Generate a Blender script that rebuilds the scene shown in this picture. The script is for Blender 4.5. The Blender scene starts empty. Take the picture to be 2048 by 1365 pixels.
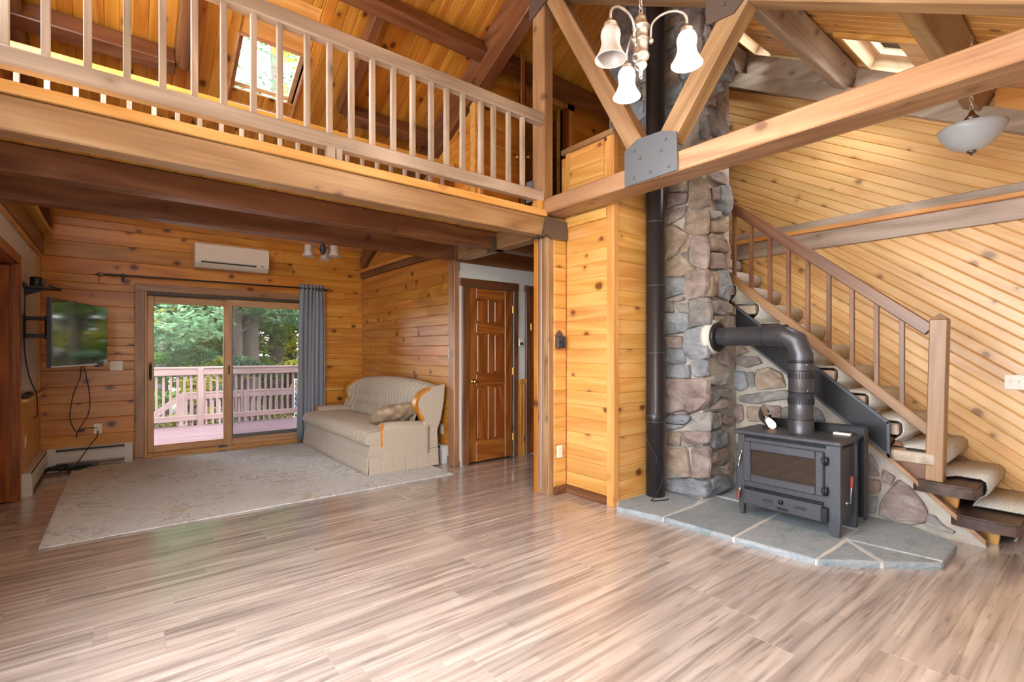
import bpy, bmesh, math, random
from mathutils import Vector, Matrix, noise

C = bpy.context.scene.collection
sc = bpy.context.scene
PI = math.pi

# ------------------------------------------------------------------ camera, sky, light, exposure
cam_data = bpy.data.cameras.new('camera')
cam = bpy.data.objects.new('camera', cam_data)
C.objects.link(cam)
cam.location = (0, 0, 1.30)
cam.rotation_euler = (PI / 2, 0, -math.radians(38.57))
cam_data.sensor_width = 36
cam_data.lens = 984 / 2048 * 36
cam_data.shift_y = 19.0 / 2048
cam_data.clip_start = 0.05
sc.camera = cam

world = bpy.data.worlds.new('world')
sc.world = world
world.use_nodes = True
wn = world.node_tree
bg = wn.nodes['Background']
sky = wn.nodes.new('ShaderNodeTexSky')
sky.sky_type = 'NISHITA'
sky.sun_disc = False
sky.sun_elevation = math.radians(48)
sky.sun_rotation = math.radians(150)
sky.air_density = 1.0
sky.dust_density = 3.0
mixw = wn.nodes.new('ShaderNodeMix')
mixw.data_type = 'RGBA'
mixw.inputs[0].default_value = 0.80
mixw.inputs[7].default_value = (4.6, 4.8, 5.0, 1)
wn.links.new(sky.outputs[0], mixw.inputs[6])
wn.links.new(mixw.outputs[2], bg.inputs[0])
bg.inputs[1].default_value = 2.5

sc.view_settings.view_transform = 'Standard'
sc.view_settings.look = 'None'
sc.view_settings.gamma = 1.0
sc.view_settings.use_curve_mapping = False
sc.view_settings.exposure = 0.42
try:
    sc.cycles.use_denoising = True
    sc.cycles.max_bounces = 8
    sc.cycles.transparent_max_bounces = 10
    sc.cycles.diffuse_bounces = 5
    sc.cycles.glossy_bounces = 3
    sc.cycles.caustics_reflective = False
    sc.cycles.caustics_refractive = False
    sc.cycles.sample_clamp_indirect = 6.0
except Exception:
    pass


def area(name, loc, rot, sx, sy, power, col=(1, 1, 1)):
    d = bpy.data.lights.new(name, 'AREA')
    d.shape = 'RECTANGLE'
    d.size = sx
    d.size_y = sy
    d.energy = power
    d.color = col
    o = bpy.data.objects.new(name, d)
    C.objects.link(o)
    o.location = loc
    o.rotation_euler = rot
    return o


# daylight through the side window left of the camera
area('side_window_daylight', (-0.68, 1.0, 1.5), (math.radians(90), 0, -math.radians(90)), 3.0, 1.9, 47, (0.97, 0.985, 1.0))
# added fill lamp under the closed ceiling over the camera, no window there
area('overhead_fill_light', (1.35, 0.25, 3.05), (math.radians(31), 0, 0), 2.6, 1.2, 12, (0.97, 0.985, 1.0))
# added fill lamp to brighten the loft ceiling, in an invented gable opening
area('loft_fill_light', (-0.69, 3.7, 3.45), (math.radians(90), 0, -math.radians(90)), 1.4, 1.1, 40, (0.97, 0.985, 1.0))

# ------------------------------------------------------------------ helpers


def lin(r, g, b):
    f = lambda c: c / 12.92 if c <= 0.04045 else ((c + 0.055) / 1.055) ** 2.4
    return (f(r / 255), f(g / 255), f(b / 255), 1)


class MB:
    def __init__(s):
        s.v = []
        s.f = []
        s.sm = []

    def add(s, vs, fs, smooth=False):
        n = len(s.v)
        s.v += [tuple(v) for v in vs]
        s.f += [tuple(i + n for i in f) for f in fs]
        s.sm += [smooth] * len(fs)
        return s

    def box(s, x0, x1, y0, y1, z0, z1):
        vs = [(x, y, z) for x in (x0, x1) for y in (y0, y1) for z in (z0, z1)]
        return s.add(vs, [(0, 1, 3, 2), (4, 6, 7, 5), (0, 4, 5, 1), (2, 3, 7, 6), (0, 2, 6, 4), (1, 5, 7, 3)])

    def cbox(s, x0, x1, y0, y1, z0, z1, c=0.004):
        c = min(c, abs(x1 - x0) * .45, abs(y1 - y0) * .45, abs(z1 - z0) * .45)
        lo = (x0, y0, z0)
        hi = (x1, y1, z1)
        vs = []
        idx = {}
        for sx in (0, 1):
            for sy in (0, 1):
                for sz in (0, 1):
                    sg = (sx, sy, sz)
                    base = [hi[i] if sg[i] else lo[i] for i in range(3)]
                    for a in range(3):
                        p = list(base)
                        for i in range(3):
                            if i != a:
                                p[i] += -c if sg[i] else c
                        idx[(sg, a)] = len(vs)
                        vs.append(tuple(p))
        fs = []
        for a in range(3):
            b, d = [i for i in range(3) if i != a]
            for sa in (0, 1):
                loop = []
                for sb, sd in ((0, 0), (1, 0), (1, 1), (0, 1)):
                    g = [0, 0, 0]
                    g[a] = sa
                    g[b] = sb
                    g[d] = sd
                    loop.append(idx[(tuple(g), a)])
                fs.append(tuple(loop))
        for a in range(3):
            b, d = [i for i in range(3) if i != a]
            for sb in (0, 1):
                for sd in (0, 1):
                    g0 = [0, 0, 0]
                    g0[b] = sb
                    g0[d] = sd
                    g1 = list(g0)
                    g1[a] = 1
                    g0 = tuple(g0)
                    g1 = tuple(g1)
                    fs.append((idx[(g0, b)], idx[(g1, b)], idx[(g1, d)], idx[(g0, d)]))
        for sx in (0, 1):
            for sy in (0, 1):
                for sz in (0, 1):
                    g = (sx, sy, sz)
                    fs.append((idx[(g, 0)], idx[(g, 1)], idx[(g, 2)]))
        return s.add(vs, fs)

    def tube(s, pts, r, seg=10, caps=True):
        pts = [Vector(p) for p in pts]
        n = len(pts)
        rs = r if isinstance(r, (list, tuple)) else [r] * n
        up = None
        rings = []
        for i, p in enumerate(pts):
            t = (pts[min(i + 1, n - 1)] - pts[max(i - 1, 0)])
            t.normalize()
            if up is None:
                up = Vector((0, 0, 1)) if abs(t.z) < .9 else Vector((1, 0, 0))
            a = t.cross(up)
            if a.length < 1e-6:
                a = t.orthogonal()
            a.normalize()
            up = a.cross(t).normalized()
            rings.append([p + rs[i] * (math.cos(2 * PI * k / seg) * a + math.sin(2 * PI * k / seg) * up) for k in range(seg)])
        vs = [v for rg in rings for v in rg]
        fs = []
        for i in range(n - 1):
            for k in range(seg):
                k2 = (k + 1) % seg
                fs.append((i * seg + k, i * seg + k2, (i + 1) * seg + k2, (i + 1) * seg + k))
        s.add(vs, fs, True)
        if caps:
            s.add(rings[0], [tuple(range(seg))])
            s.add(rings[-1], [tuple(range(seg - 1, -1, -1))])
        return s

    def lathe(s, prof, seg=24, cen=(0, 0, 0), axis='z'):
        vs = []
        for (r, h) in prof:
            for k in range(seg):
                a = 2 * PI * k / seg
                x, y = r * math.cos(a), r * math.sin(a)
                p = {'z': (x, y, h), 'y': (x, h, y), 'x': (h, x, y)}[axis]
                vs.append((p[0] + cen[0], p[1] + cen[1], p[2] + cen[2]))
        fs = []
        for i in range(len(prof) - 1):
            for k in range(seg):
                k2 = (k + 1) % seg
                fs.append((i * seg + k, i * seg + k2, (i + 1) * seg + k2, (i + 1) * seg + k))
        return s.add(vs, fs, True)

    def prism(s, poly, lo, hi, axis='z'):
        """2D polygon pushed from lo to hi along axis; polygon axes are the other two in x,y,z order."""
        def P(a, b, h):
            return {'z': (a, b, h), 'y': (a, h, b), 'x': (h, a, b)}[axis]
        n = len(poly)
        vs = [P(a, b, lo) for a, b in poly] + [P(a, b, hi) for a, b in poly]
        fs = [tuple(range(n)), tuple(range(2 * n - 1, n - 1, -1))]
        fs += [(i, (i + 1) % n, n + (i + 1) % n, n + i) for i in range(n)]
        return s.add(vs, fs)

    def grid(s, P, nu, nv, smooth=True, closed_u=False):
        vs = [P(i / (nu if closed_u else nu - 1), j / (nv - 1)) for i in range(nu) for j in range(nv)]
        fs = []
        for i in range(nu if closed_u else nu - 1):
            i2 = (i + 1) % nu
            for j in range(nv - 1):
                fs.append((i * nv + j, i2 * nv + j, i2 * nv + j + 1, i * nv + j + 1))
        return s.add(vs, fs, smooth)

    def move(s, M):
        s.v = [tuple(M @ Vector(v)) for v in s.v]
        return s


def frame(o, ex, ey, ez):
    ex, ey, ez = Vector(ex).normalized(), Vector(ey).normalized(), Vector(ez).normalized()
    M = Matrix(((ex.x, ey.x, ez.x, o[0]), (ex.y, ey.y, ez.y, o[1]), (ex.z, ey.z, ez.z, o[2]), (0, 0, 0, 1)))
    return M


def ob(name, mb, mat, parent=None, M=None, fix=True):
    me = bpy.data.meshes.new(name)
    me.from_pydata(mb.v, [], mb.f)
    if fix and len(mb.f) > 0:
        b = bmesh.new()
        b.from_mesh(me)
        bmesh.ops.recalc_face_normals(b, faces=b.faces)
        b.to_mesh(me)
        b.free()
    if any(mb.sm):
        me.polygons.foreach_set('use_smooth', mb.sm)
    if mat is not None:
        me.materials.append(mat)
    o = bpy.data.objects.new(name, me)
    C.objects.link(o)
    if M is not None:
        o.matrix_basis = M
    if parent is not None:
        o.parent = parent
    return o


def tag(o, label, cat, group=None, kind=None):
    o['label'] = label
    o['category'] = cat
    if group:
        o['group'] = group
    o['kind'] = kind or 'thing'
    return o


def thing(name, label, cat, loc=(0, 0, 0), group=None, rz=0):
    o = bpy.data.objects.new(name, None)
    C.objects.link(o)
    o.location = loc
    o.rotation_euler = (0, 0, rz)
    o.empty_display_size = 0.05
    return tag(o, label, cat, group)


def struct(name, mb, mat):
    o = ob(name, mb, mat)
    o['kind'] = 'structure'
    return o


def beam(name, label, p0, p1, w, h, mat, up=(0, 0, 1), c=0.008, parent=None, cat='beam', group=None):
    """a squared timber: local x runs along the grain; p0,p1 are the ends of its centre line"""
    p0, p1 = Vector(p0), Vector(p1)
    ex = (p1 - p0).normalized()
    ey = Vector(up).cross(ex).normalized()
    ez = ex.cross(ey).normalized()
    L = (p1 - p0).length
    mb = MB().cbox(-L / 2, L / 2, -w / 2, w / 2, -h / 2, h / 2, c)
    o = ob(name, mb, mat, None, frame((p0 + p1) / 2, ex, ey, ez))
    if parent is not None:
        o.parent = parent
        o.matrix_basis = Matrix.Translation(parent.location).inverted() @ o.matrix_basis
    elif label:
        tag(o, label, cat, group)
    return o


# --- 2D helpers for boards and stones
def clip(poly, a, b, c):
    """keep a*x+b*y<=c"""
    out = []
    n = len(poly)
    for i in range(n):
        p, q = poly[i], poly[(i + 1) % n]
        dp, dq = a * p[0] + b * p[1] - c, a * q[0] + b * q[1] - c
        if dp <= 1e-9:
            out.append(p)
        if (dp < -1e-9 and dq > 1e-9) or (dp > 1e-9 and dq < -1e-9):
            t = dp / (dp - dq)
            out.append((p[0] + t * (q[0] - p[0]), p[1] + t * (q[1] - p[1])))
    res = []
    for p in out:
        if not res or (abs(p[0] - res[-1][0]) + abs(p[1] - res[-1][1])) > 1e-5:
            res.append(p)
    if len(res) > 1 and abs(res[0][0] - res[-1][0]) + abs(res[0][1] - res[-1][1]) < 1e-5:
        res.pop()
    return res


def parea(p):
    return sum(p[i][0] * p[(i + 1) % len(p)][1] - p[(i + 1) % len(p)][0] * p[i][1] for i in range(len(p))) / 2


def inset(poly, d):
    if parea(poly) < 0:
        poly = poly[::-1]
    n = len(poly)
    L = []
    for i in range(n):
        p, q = poly[i], poly[(i + 1) % n]
        dx, dy = q[0] - p[0], q[1] - p[1]
        l = math.hypot(dx, dy)
        if l < 1e-7:
            return None
        nx, ny = -dy / l, dx / l
        L.append((nx, ny, nx * p[0] + ny * p[1] + d))
    out = []
    for i in range(n):
        a, b = L[i - 1], L[i]
        det = a[0] * b[1] - b[0] * a[1]
        if abs(det) < 1e-6:
            out.append((poly[i][0] + a[0] * d, poly[i][1] + a[1] * d))
            continue
        out.append(((a[2] * b[1] - b[2] * a[1]) / det, (a[0] * b[2] - b[0] * a[2]) / det))
    if parea(out) <= 0:
        return None
    return out


def boards(parent, O, eu, ev, en, regions, ang, width, mat, phase=0.0, thick=0.02, groove=0.005, butt=0, seed=1, name='plank', jit=0.0):
    """face a surface with separate boards: each one is an object with its own edges; joints are V-grooves"""
    O, eu, ev, en = Vector(O), Vector(eu), Vector(ev), Vector(en)
    ca, sa = math.cos(ang), math.sin(ang)
    ex = eu * ca + ev * sa
    ey = -eu * sa + ev * ca
    n = 0
    for reg in regions:
        P = [(u * ca + v * sa, -u * sa + v * ca) for u, v in reg]
        if parea(P) < 0:
            P = P[::-1]
        b0 = min(p[1] for p in P)
        b1 = max(p[1] for p in P)
        k0 = math.floor((b0 - phase) / width)
        k1 = math.ceil((b1 - phase) / width)
        for k in range(k0, k1):
            lo, hi = phase + k * width, phase + (k + 1) * width
            q = clip(clip(P, 0, 1, hi), 0, -1, -lo)
            if len(q) < 3 or abs(parea(q)) < 2e-4:
                continue
            cuts = [-1e9]
            if butt:
                rnd = random.Random(seed * 7919 + k * 31 + 5)
                a = -20 + rnd.random() * butt
                while a < 25:
                    cuts.append(a)
                    a += butt * (0.75 + 0.5 * rnd.random())
            cuts.append(1e9)
            for i in range(len(cuts) - 1):
                r = q
                if cuts[i] > -1e8:
                    r = clip(r, -1, 0, -cuts[i])
                if len(r) >= 3 and cuts[i + 1] < 1e8:
                    r = clip(r, 1, 0, cuts[i + 1])
                if len(r) < 3 or abs(parea(r)) < 2e-4:
                    continue
                cx = sum(p[0] for p in r) / len(r)
                cy = sum(p[1] for p in r) / len(r)
                r = [(p[0] - cx, p[1] - cy) for p in r]
                if parea(r) < 0:
                    r = r[::-1]
                t = inset(r, groove)
                th = thick + (random.random() - .5) * jit
                m = len(r)
                mb = MB()
                if t:
                    vs = [(x, y, 0) for x, y in r] + [(x, y, th - groove) for x, y in r] + [(x, y, th) for x, y in t]
                    fs = [tuple(range(2 * m, 3 * m))]
                    for a_ in (0, m):
                        fs += [(a_ + j, a_ + (j + 1) % m, a_ + m + (j + 1) % m, a_ + m + j) for j in range(m)]
                else:
                    vs = [(x, y, 0) for x, y in r] + [(x, y, th) for x, y in r]
                    fs = [tuple(range(m, 2 * m))] + [(j, (j + 1) % m, m + (j + 1) % m, m + j) for j in range(m)]
                mb.add(vs, fs)
                ob(name, mb, mat, parent, frame(O + ex * cx + ey * cy, ex, ey, en), fix=False)
                n += 1
    return n


def stones(parent, O, eu, ev, en, polys, depth, mats, seed=3, name='stone'):
    O, eu, ev, en = Vector(O), Vector(eu), Vector(ev), Vector(en)
    rnd = random.Random(seed)
    for poly in polys:
        p = [(a / 1000, b / 1000) for a, b in poly]
        if parea(p) < 0:
            p = p[::-1]
        cx = sum(a for a, b in p) / len(p)
        cy = sum(b for a, b in p) / len(p)
        p = [(a - cx, b - cy) for a, b in p]
        q = []
        for i in range(len(p)):                       # cut every corner so the outline is rounded
            a, b = p[i], p[(i + 1) % len(p)]
            q.append((a[0] * .90 + b[0] * .10, a[1] * .90 + b[1] * .10))
            q.append((a[0] * .5 + b[0] * .5, a[1] * .5 + b[1] * .5))
            q.append((a[0] * .10 + b[0] * .90, a[1] * .10 + b[1] * .90))
        size = math.sqrt(abs(parea(q)))
        d = depth * (0.7 + 0.6 * rnd.random()) * min(1.25, 0.55 + size * 3)
        off = Vector((rnd.random() * 50, rnd.random() * 50, 0))
        rings = [(1.12, 0.0), (1.10, .5), (1.03, .85), (.68, 1.0)]
        vs = []
        m = len(q)
        for sc_, h in rings:
            for x, y in q:
                z = noise.noise(Vector((x * 9, y * 9, h * 2)) + off)
                w = noise.noise(Vector((x * 14, y * 14, 3 + h)) + off) * .012
                vs.append((x * sc_ + w, y * sc_ - w * .7, d * h + (z * .4 * d if h > .3 else 0)))
        vs.append((0, 0, d * (1.02 + .3 * noise.noise(off))))
        fs = []
        for r in range(len(rings) - 1):
            fs += [(r * m + j, r * m + (j + 1) % m, (r + 1) * m + (j + 1) % m, (r + 1) * m + j) for j in range(m)]
        L = (len(rings) - 1) * m
        fs += [(L + j, L + (j + 1) % m, len(vs) - 1) for j in range(m)]
        mb = MB().add(vs, fs, False)
        ob(name, mb, rnd.choice(mats), parent, frame(O + eu * cx + ev * cy, eu, ev, en), fix=False)


# ------------------------------------------------------------------ materials
def newmat(name):
    m = bpy.data.materials.new(name)
    m.use_nodes = True
    nt = m.node_tree
    return m, nt, nt.nodes['Principled BSDF']


def nd(nt, typ, **kw):
    n = nt.nodes.new('ShaderNode' + typ)
    for k, v in kw.items():
        if hasattr(n, k):
            setattr(n, k, v)
        else:
            n.inputs[k.replace('_', ' ')].default_value = v
    return n


def ramp(nt, stops, src=None):
    r = nd(nt, 'ValToRGB')
    e = r.color_ramp.elements
    while len(e) < len(stops):
        e.new(0.5)
    for i, (p, c) in enumerate(stops):
        e[i].position = p
        e[i].color = c if len(c) == 4 else (*c, 1)
    if src is not None:
        nt.links.new(src, r.inputs[0])
    return r


def mixc(nt, a, b, fac, blend='MIX'):
    m = nd(nt, 'Mix', data_type='RGBA', blend_type=blend)
    for i, v in ((6, a), (7, b)):
        if hasattr(v, 'is_output'):
            nt.links.new(v, m.inputs[i])
        else:
            m.inputs[i].default_value = v
    if hasattr(fac, 'is_output'):
        nt.links.new(fac, m.inputs[0])
    else:
        m.inputs[0].default_value = fac
    return m.outputs[2]


def math_(nt, op, a, b=0.0, clamp=False):
    m = nd(nt, 'Math', operation=op, use_clamp=clamp)
    for i, v in ((0, a), (1, b)):
        if hasattr(v, 'is_output'):
            nt.links.new(v, m.inputs[i])
        else:
            m.inputs[i].default_value = v
    return m.outputs[0]


def plain(name, col, rough=0.5, metal=0.0, spec=0.5, bump=0.0, bscale=200, var=0.0, coat=0.0):
    m, nt, b = newmat(name)
    b.inputs['Base Color'].default_value = col
    b.inputs['Roughness'].default_value = rough
    b.inputs['Metallic'].default_value = metal
    b.inputs['Specular IOR Level'].default_value = spec
    b.inputs['Coat Weight'].default_value = coat
    tc = nd(nt, 'TexCoord')
    if var:
        nz = nd(nt, 'TexNoise', Scale=bscale * .12, Detail=3)
        nt.links.new(tc.outputs['Object'], nz.inputs['Vector'])
        r = ramp(nt, [(.3, tuple(c * (1 - var) for c in col[:3])), (.7, tuple(min(1, c * (1 + var)) for c in col[:3]))], nz.outputs[0])
        nt.links.new(r.outputs[0], b.inputs['Base Color'])
    if bump:
        nz = nd(nt, 'TexNoise', Scale=bscale, Detail=2)
        nt.links.new(tc.outputs['Object'], nz.inputs['Vector'])
        bp = nd(nt, 'Bump', Strength=bump, Distance=0.004)
        nt.links.new(nz.outputs[0], bp.inputs['Height'])
        nt.links.new(bp.outputs[0], b.inputs['Normal'])
    return m


def wood(name, dark, mid, light, axis='x', rough=0.35, knots=0.6, fine=1.0, tone=0.22, ring=9.0, hue=0.02, sat=1.0, coat=0.0, flat=False):
    """sawn timber: grain runs along one object axis; every object shows another stretch of it"""
    m, nt, b = newmat(name)
    L = nt.links.new
    tc = nd(nt, 'TexCoord')
    sp = nd(nt, 'SeparateXYZ')
    L(tc.outputs['Object'], sp.inputs[0])
    cb = nd(nt, 'CombineXYZ')
    order = {'x': (0, 1, 2), 'y': (1, 0, 2), 'z': (2, 0, 1)}[axis]
    for i, o_ in enumerate(order):
        L(sp.outputs[o_], cb.inputs[i])
    oi = nd(nt, 'ObjectInfo')
    wn_ = nd(nt, 'TexWhiteNoise', noise_dimensions='1D')
    L(oi.outputs['Random'], wn_.inputs['W'])
    sc1 = nd(nt, 'VectorMath', operation='SCALE')
    L(wn_.outputs['Color'], sc1.inputs[0])
    sc1.inputs['Scale'].default_value = 40
    ad = nd(nt, 'VectorMath', operation='ADD')
    L(cb.outputs[0], ad.inputs[0])
    L(sc1.outputs[0], ad.inputs[1])
    co = ad.outputs[0]
    # growth rings: a slow noise folded many times
    mp = nd(nt, 'Mapping')
    mp.inputs['Scale'].default_value = (0.55, 4.5, 4.5)
    L(co, mp.inputs[0])
    n1 = nd(nt, 'TexNoise', Scale=1.0, Detail=1.0, Distortion=0.3)
    L(mp.outputs[0], n1.inputs['Vector'])
    pp = math_(nt, 'PINGPONG', math_(nt, 'MULTIPLY', n1.outputs[0], ring), 1.0)
    # fine streaks
    mp2 = nd(nt, 'Mapping')
    mp2.inputs['Scale'].default_value = (2.2, 70, 70)
    L(co, mp2.inputs[0])
    n2 = nd(nt, 'TexNoise', Scale=1.0, Detail=3.0)
    L(mp2.outputs[0], n2.inputs['Vector'])
    g = math_(nt, 'ADD', math_(nt, 'ADD', math_(nt, 'MULTIPLY', pp, 0.34), 0.12), math_(nt, 'MULTIPLY', n2.outputs[0], 0.5 * fine))
    r = ramp(nt, [(0.12, dark), (0.5, mid), (0.9, light)], g)
    col = r.outputs[0]
    # slow blotches of tone along the board
    mp3 = nd(nt, 'Mapping')
    mp3.inputs['Scale'].default_value = (0.9, 3, 3)
    L(co, mp3.inputs[0])
    n3 = nd(nt, 'TexNoise', Scale=1.0, Detail=1.0)
    L(mp3.outputs[0], n3.inputs['Vector'])
    if knots > 0:
        v = nd(nt, 'TexVoronoi', voronoi_dimensions='2D' if flat else '3D', Scale=2.9 if flat else 4.6)
        mpk = nd(nt, 'Mapping')
        mpk.inputs['Scale'].default_value = (0.8, 1.0, 0.0) if flat else (0.75, 1, 1)
        L(co, mpk.inputs[0])
        nk = nd(nt, 'TexNoise', Scale=22.0, Detail=1.0)
        L(co, nk.inputs['Vector'])
        L(mpk.outputs[0], v.inputs['Vector'])
        ksz = 1.8 if not flat else 1.15
        dk = math_(nt, 'ADD', math_(nt, 'DIVIDE', v.outputs['Distance'], ksz), math_(nt, 'MULTIPLY', nk.outputs[0], 0.05))
        # knots differ in size from cell to cell
        sc_ = nd(nt, 'SeparateColor')
        L(v.outputs['Color'], sc_.inputs[0])
        dk = math_(nt, 'ADD', dk, math_(nt, 'MULTIPLY', sc_.outputs[0], 0.07))
        kr = ramp(nt, [(0.08, (1, 1, 1)), (0.105, (.75, .75, .75)), (0.12, (.3, .3, .3)), (0.19, (0, 0, 0))], dk)
        kf = math_(nt, 'MULTIPLY', kr.outputs[0], knots)
        col = mixc(nt, col, (dark[0] * .30, dark[1] * .19, dark[2] * .14, 1), kf)
    hs = nd(nt, 'HueSaturation')
    L(col, hs.inputs['Color'])
    hs.inputs['Saturation'].default_value = sat
    val = math_(nt, 'ADD', math_(nt, 'MULTIPLY', oi.outputs['Random'], tone), 1 - tone * .5)
    val = math_(nt, 'MULTIPLY', val, math_(nt, 'ADD', math_(nt, 'MULTIPLY', n3.outputs[0], 0.30), 0.85))
    L(val, hs.inputs['Value'])
    wn2 = nd(nt, 'SeparateColor')
    L(wn_.outputs['Color'], wn2.inputs[0])
    L(math_(nt, 'ADD', math_(nt, 'MULTIPLY', wn2.outputs[1], hue), 0.5 - hue * .5), hs.inputs['Hue'])
    L(hs.outputs[0], b.inputs['Base Color'])
    b.inputs['Roughness'].default_value = rough
    b.inputs['Coat Weight'].default_value = coat
    b.inputs['Coat Roughness'].default_value = 0.2
    bp = nd(nt, 'Bump', Strength=0.06, Distance=0.003)
    L(n2.outputs[0], bp.inputs['Height'])
    L(bp.outputs[0], b.inputs['Normal'])
    return m


PINE = (lin(176, 114, 50), lin(205, 150, 80), lin(222, 176, 112))
PINE_D = (lin(150, 86, 26), lin(188, 122, 44), lin(210, 152, 72))
DARK = (lin(76, 44, 24), lin(108, 68, 42), lin(138, 96, 66))
OAKY = (lin(108, 74, 48), lin(146, 108, 74), lin(174, 140, 106))
GREY = (lin(122, 104, 90), lin(164, 144, 126), lin(194, 176, 160))
DOORW = (lin(84, 40, 14), lin(132, 70, 26), lin(168, 102, 46))
ORNG = (lin(164, 104, 40), lin(204, 144, 70), lin(224, 172, 104))
PINE_L = (lin(184, 130, 70), lin(212, 166, 104), lin(226, 188, 134))
PALE = (lin(196, 160, 118), lin(214, 184, 146), lin(226, 202, 170))
SASH = (lin(164, 116, 76), lin(190, 142, 98), lin(208, 166, 124))
W_ = {}


def W(kind, axis='x'):
    k = (kind, axis)
    if k not in W_:
        if kind == 'pine':
            W_[k] = wood('knotty_pine_' + axis, *PINE, axis=axis, rough=.34, knots=.9, tone=.2, hue=.010, flat=True)
        elif kind == 'pine_light':
            W_[k] = wood('pale_knotty_pine_' + axis, *PINE_L, axis=axis, rough=.33, knots=.8, tone=.16, hue=.008, flat=True)
        elif kind == 'pale':
            W_[k] = wood('pale_pine_' + axis, *PALE, axis=axis, rough=.45, knots=.3, tone=.1)
        elif kind == 'char':
            W_[k] = wood('worn_dark_tread_' + axis, lin(38, 27, 21), lin(64, 46, 36), lin(96, 72, 56), axis=axis, rough=.5, knots=.3, tone=.1)
        elif kind == 'sash':
            W_[k] = wood('sash_pine_' + axis, *SASH, axis=axis, rough=.4, knots=.1, tone=.1)
        elif kind == 'pine_deep':
            W_[k] = wood('amber_pine_' + axis, *PINE_D, axis=axis, rough=.32, knots=.95, tone=.24, hue=.014, flat=True)
        elif kind == 'pine_plain':
            W_[k] = wood('clear_pine_' + axis, *PINE, axis=axis, rough=.38, knots=.4, tone=.2)
        elif kind == 'dark':
            W_[k] = wood('stained_timber_' + axis, *DARK, axis=axis, rough=.33, knots=.7, tone=.16, hue=.012)
        elif kind == 'oaky':
            W_[k] = wood('brown_timber_' + axis, *OAKY, axis=axis, rough=.4, knots=.7, tone=.16, hue=.015)
        elif kind == 'grey':
            W_[k] = wood('weathered_timber_' + axis, *GREY, axis=axis, rough=.42, knots=.6, tone=.18, hue=.015)
        elif kind == 'door':
            W_[k] = wood('door_fir_' + axis, *DOORW, axis=axis, rough=.3, knots=.15, tone=.2, hue=.012, ring=14)
        elif kind == 'orange':
            W_[k] = wood('orange_pine_' + axis, *ORNG, axis=axis, rough=.35, knots=.25, tone=.12)
    return W_[k]


def floor_mat():
    m, nt, b = newmat('grey_laminate')
    L = nt.links.new
    tc = nd(nt, 'TexCoord')
    oi = nd(nt, 'ObjectInfo')
    wn_ = nd(nt, 'TexWhiteNoise', noise_dimensions='1D')
    L(oi.outputs['Random'], wn_.inputs['W'])
    s1 = nd(nt, 'VectorMath', operation='SCALE')
    L(wn_.outputs['Color'], s1.inputs[0])
    s1.inputs['Scale'].default_value = 30
    ad = nd(nt, 'VectorMath', operation='ADD')
    L(tc.outputs['Object'], ad.inputs[0])
    L(s1.outputs[0], ad.inputs[1])

    def nz(scale, det, dist=0.0):
        mp = nd(nt, 'Mapping')
        mp.inputs['Scale'].default_value = scale
        L(ad.outputs[0], mp.inputs[0])
        n = nd(nt, 'TexNoise', Scale=1.0, Detail=det, Distortion=dist)
        L(mp.outputs[0], n.inputs['Vector'])
        return n.outputs[0]
    base = ramp(nt, [(.28, lin(148, 134, 126)), (.5, lin(174, 159, 149)), (.75, lin(194, 181, 171))], nz((1.0, 16, 1), 3))
    st = ramp(nt, [(.50, (0, 0, 0)), (.64, (1, 1, 1))], nz((1.2, 30, 1), 4, .35))
    col = mixc(nt, base.outputs[0], lin(120, 108, 103), math_(nt, 'MULTIPLY', st.outputs[0], .58))
    st2 = ramp(nt, [(.58, (0, 0, 0)), (.70, (1, 1, 1))], nz((3.0, 48, 1), 4, .4))
    col = mixc(nt, col, lin(96, 82, 76), math_(nt, 'MULTIPLY', st2.outputs[0], .55))
    # three printed strips to a board
    sp = nd(nt, 'SeparateXYZ')
    L(tc.outputs['Object'], sp.inputs[0])
    fl = math_(nt, 'FLOOR', math_(nt, 'MULTIPLY', math_(nt, 'ADD', sp.outputs[1], 10), 14))
    cb = nd(nt, 'CombineXYZ')
    L(fl, cb.inputs[0])
    L(math_(nt, 'FLOOR', math_(nt, 'ADD', math_(nt, 'MULTIPLY', sp.outputs[0], 1.6), math_(nt, 'MULTIPLY', fl, .37))), cb.inputs[1])
    L(oi.outputs['Random'], cb.inputs[2])
    w2 = nd(nt, 'TexWhiteNoise', noise_dimensions='3D')
    L(cb.outputs[0], w2.inputs['Vector'])
    hs = nd(nt, 'HueSaturation')
    L(col, hs.inputs['Color'])
    L(math_(nt, 'ADD', math_(nt, 'MULTIPLY', w2.outputs[0], .24), .88), hs.inputs['Value'])
    hs.inputs['Saturation'].default_value = 1.0
    L(hs.outputs[0], b.inputs['Base Color'])
    b.inputs['Roughness'].default_value = .22
    b.inputs['Coat Weight'].default_value = .9
    b.inputs['Coat Roughness'].default_value = .12
    b.inputs['Specular IOR Level'].default_value = .5
    bp = nd(nt, 'Bump', Strength=.03, Distance=.002)
    L(nz((3, 60, 1), 2), bp.inputs['Height'])
    L(bp.outputs[0], b.inputs['Normal'])
    return m


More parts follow.
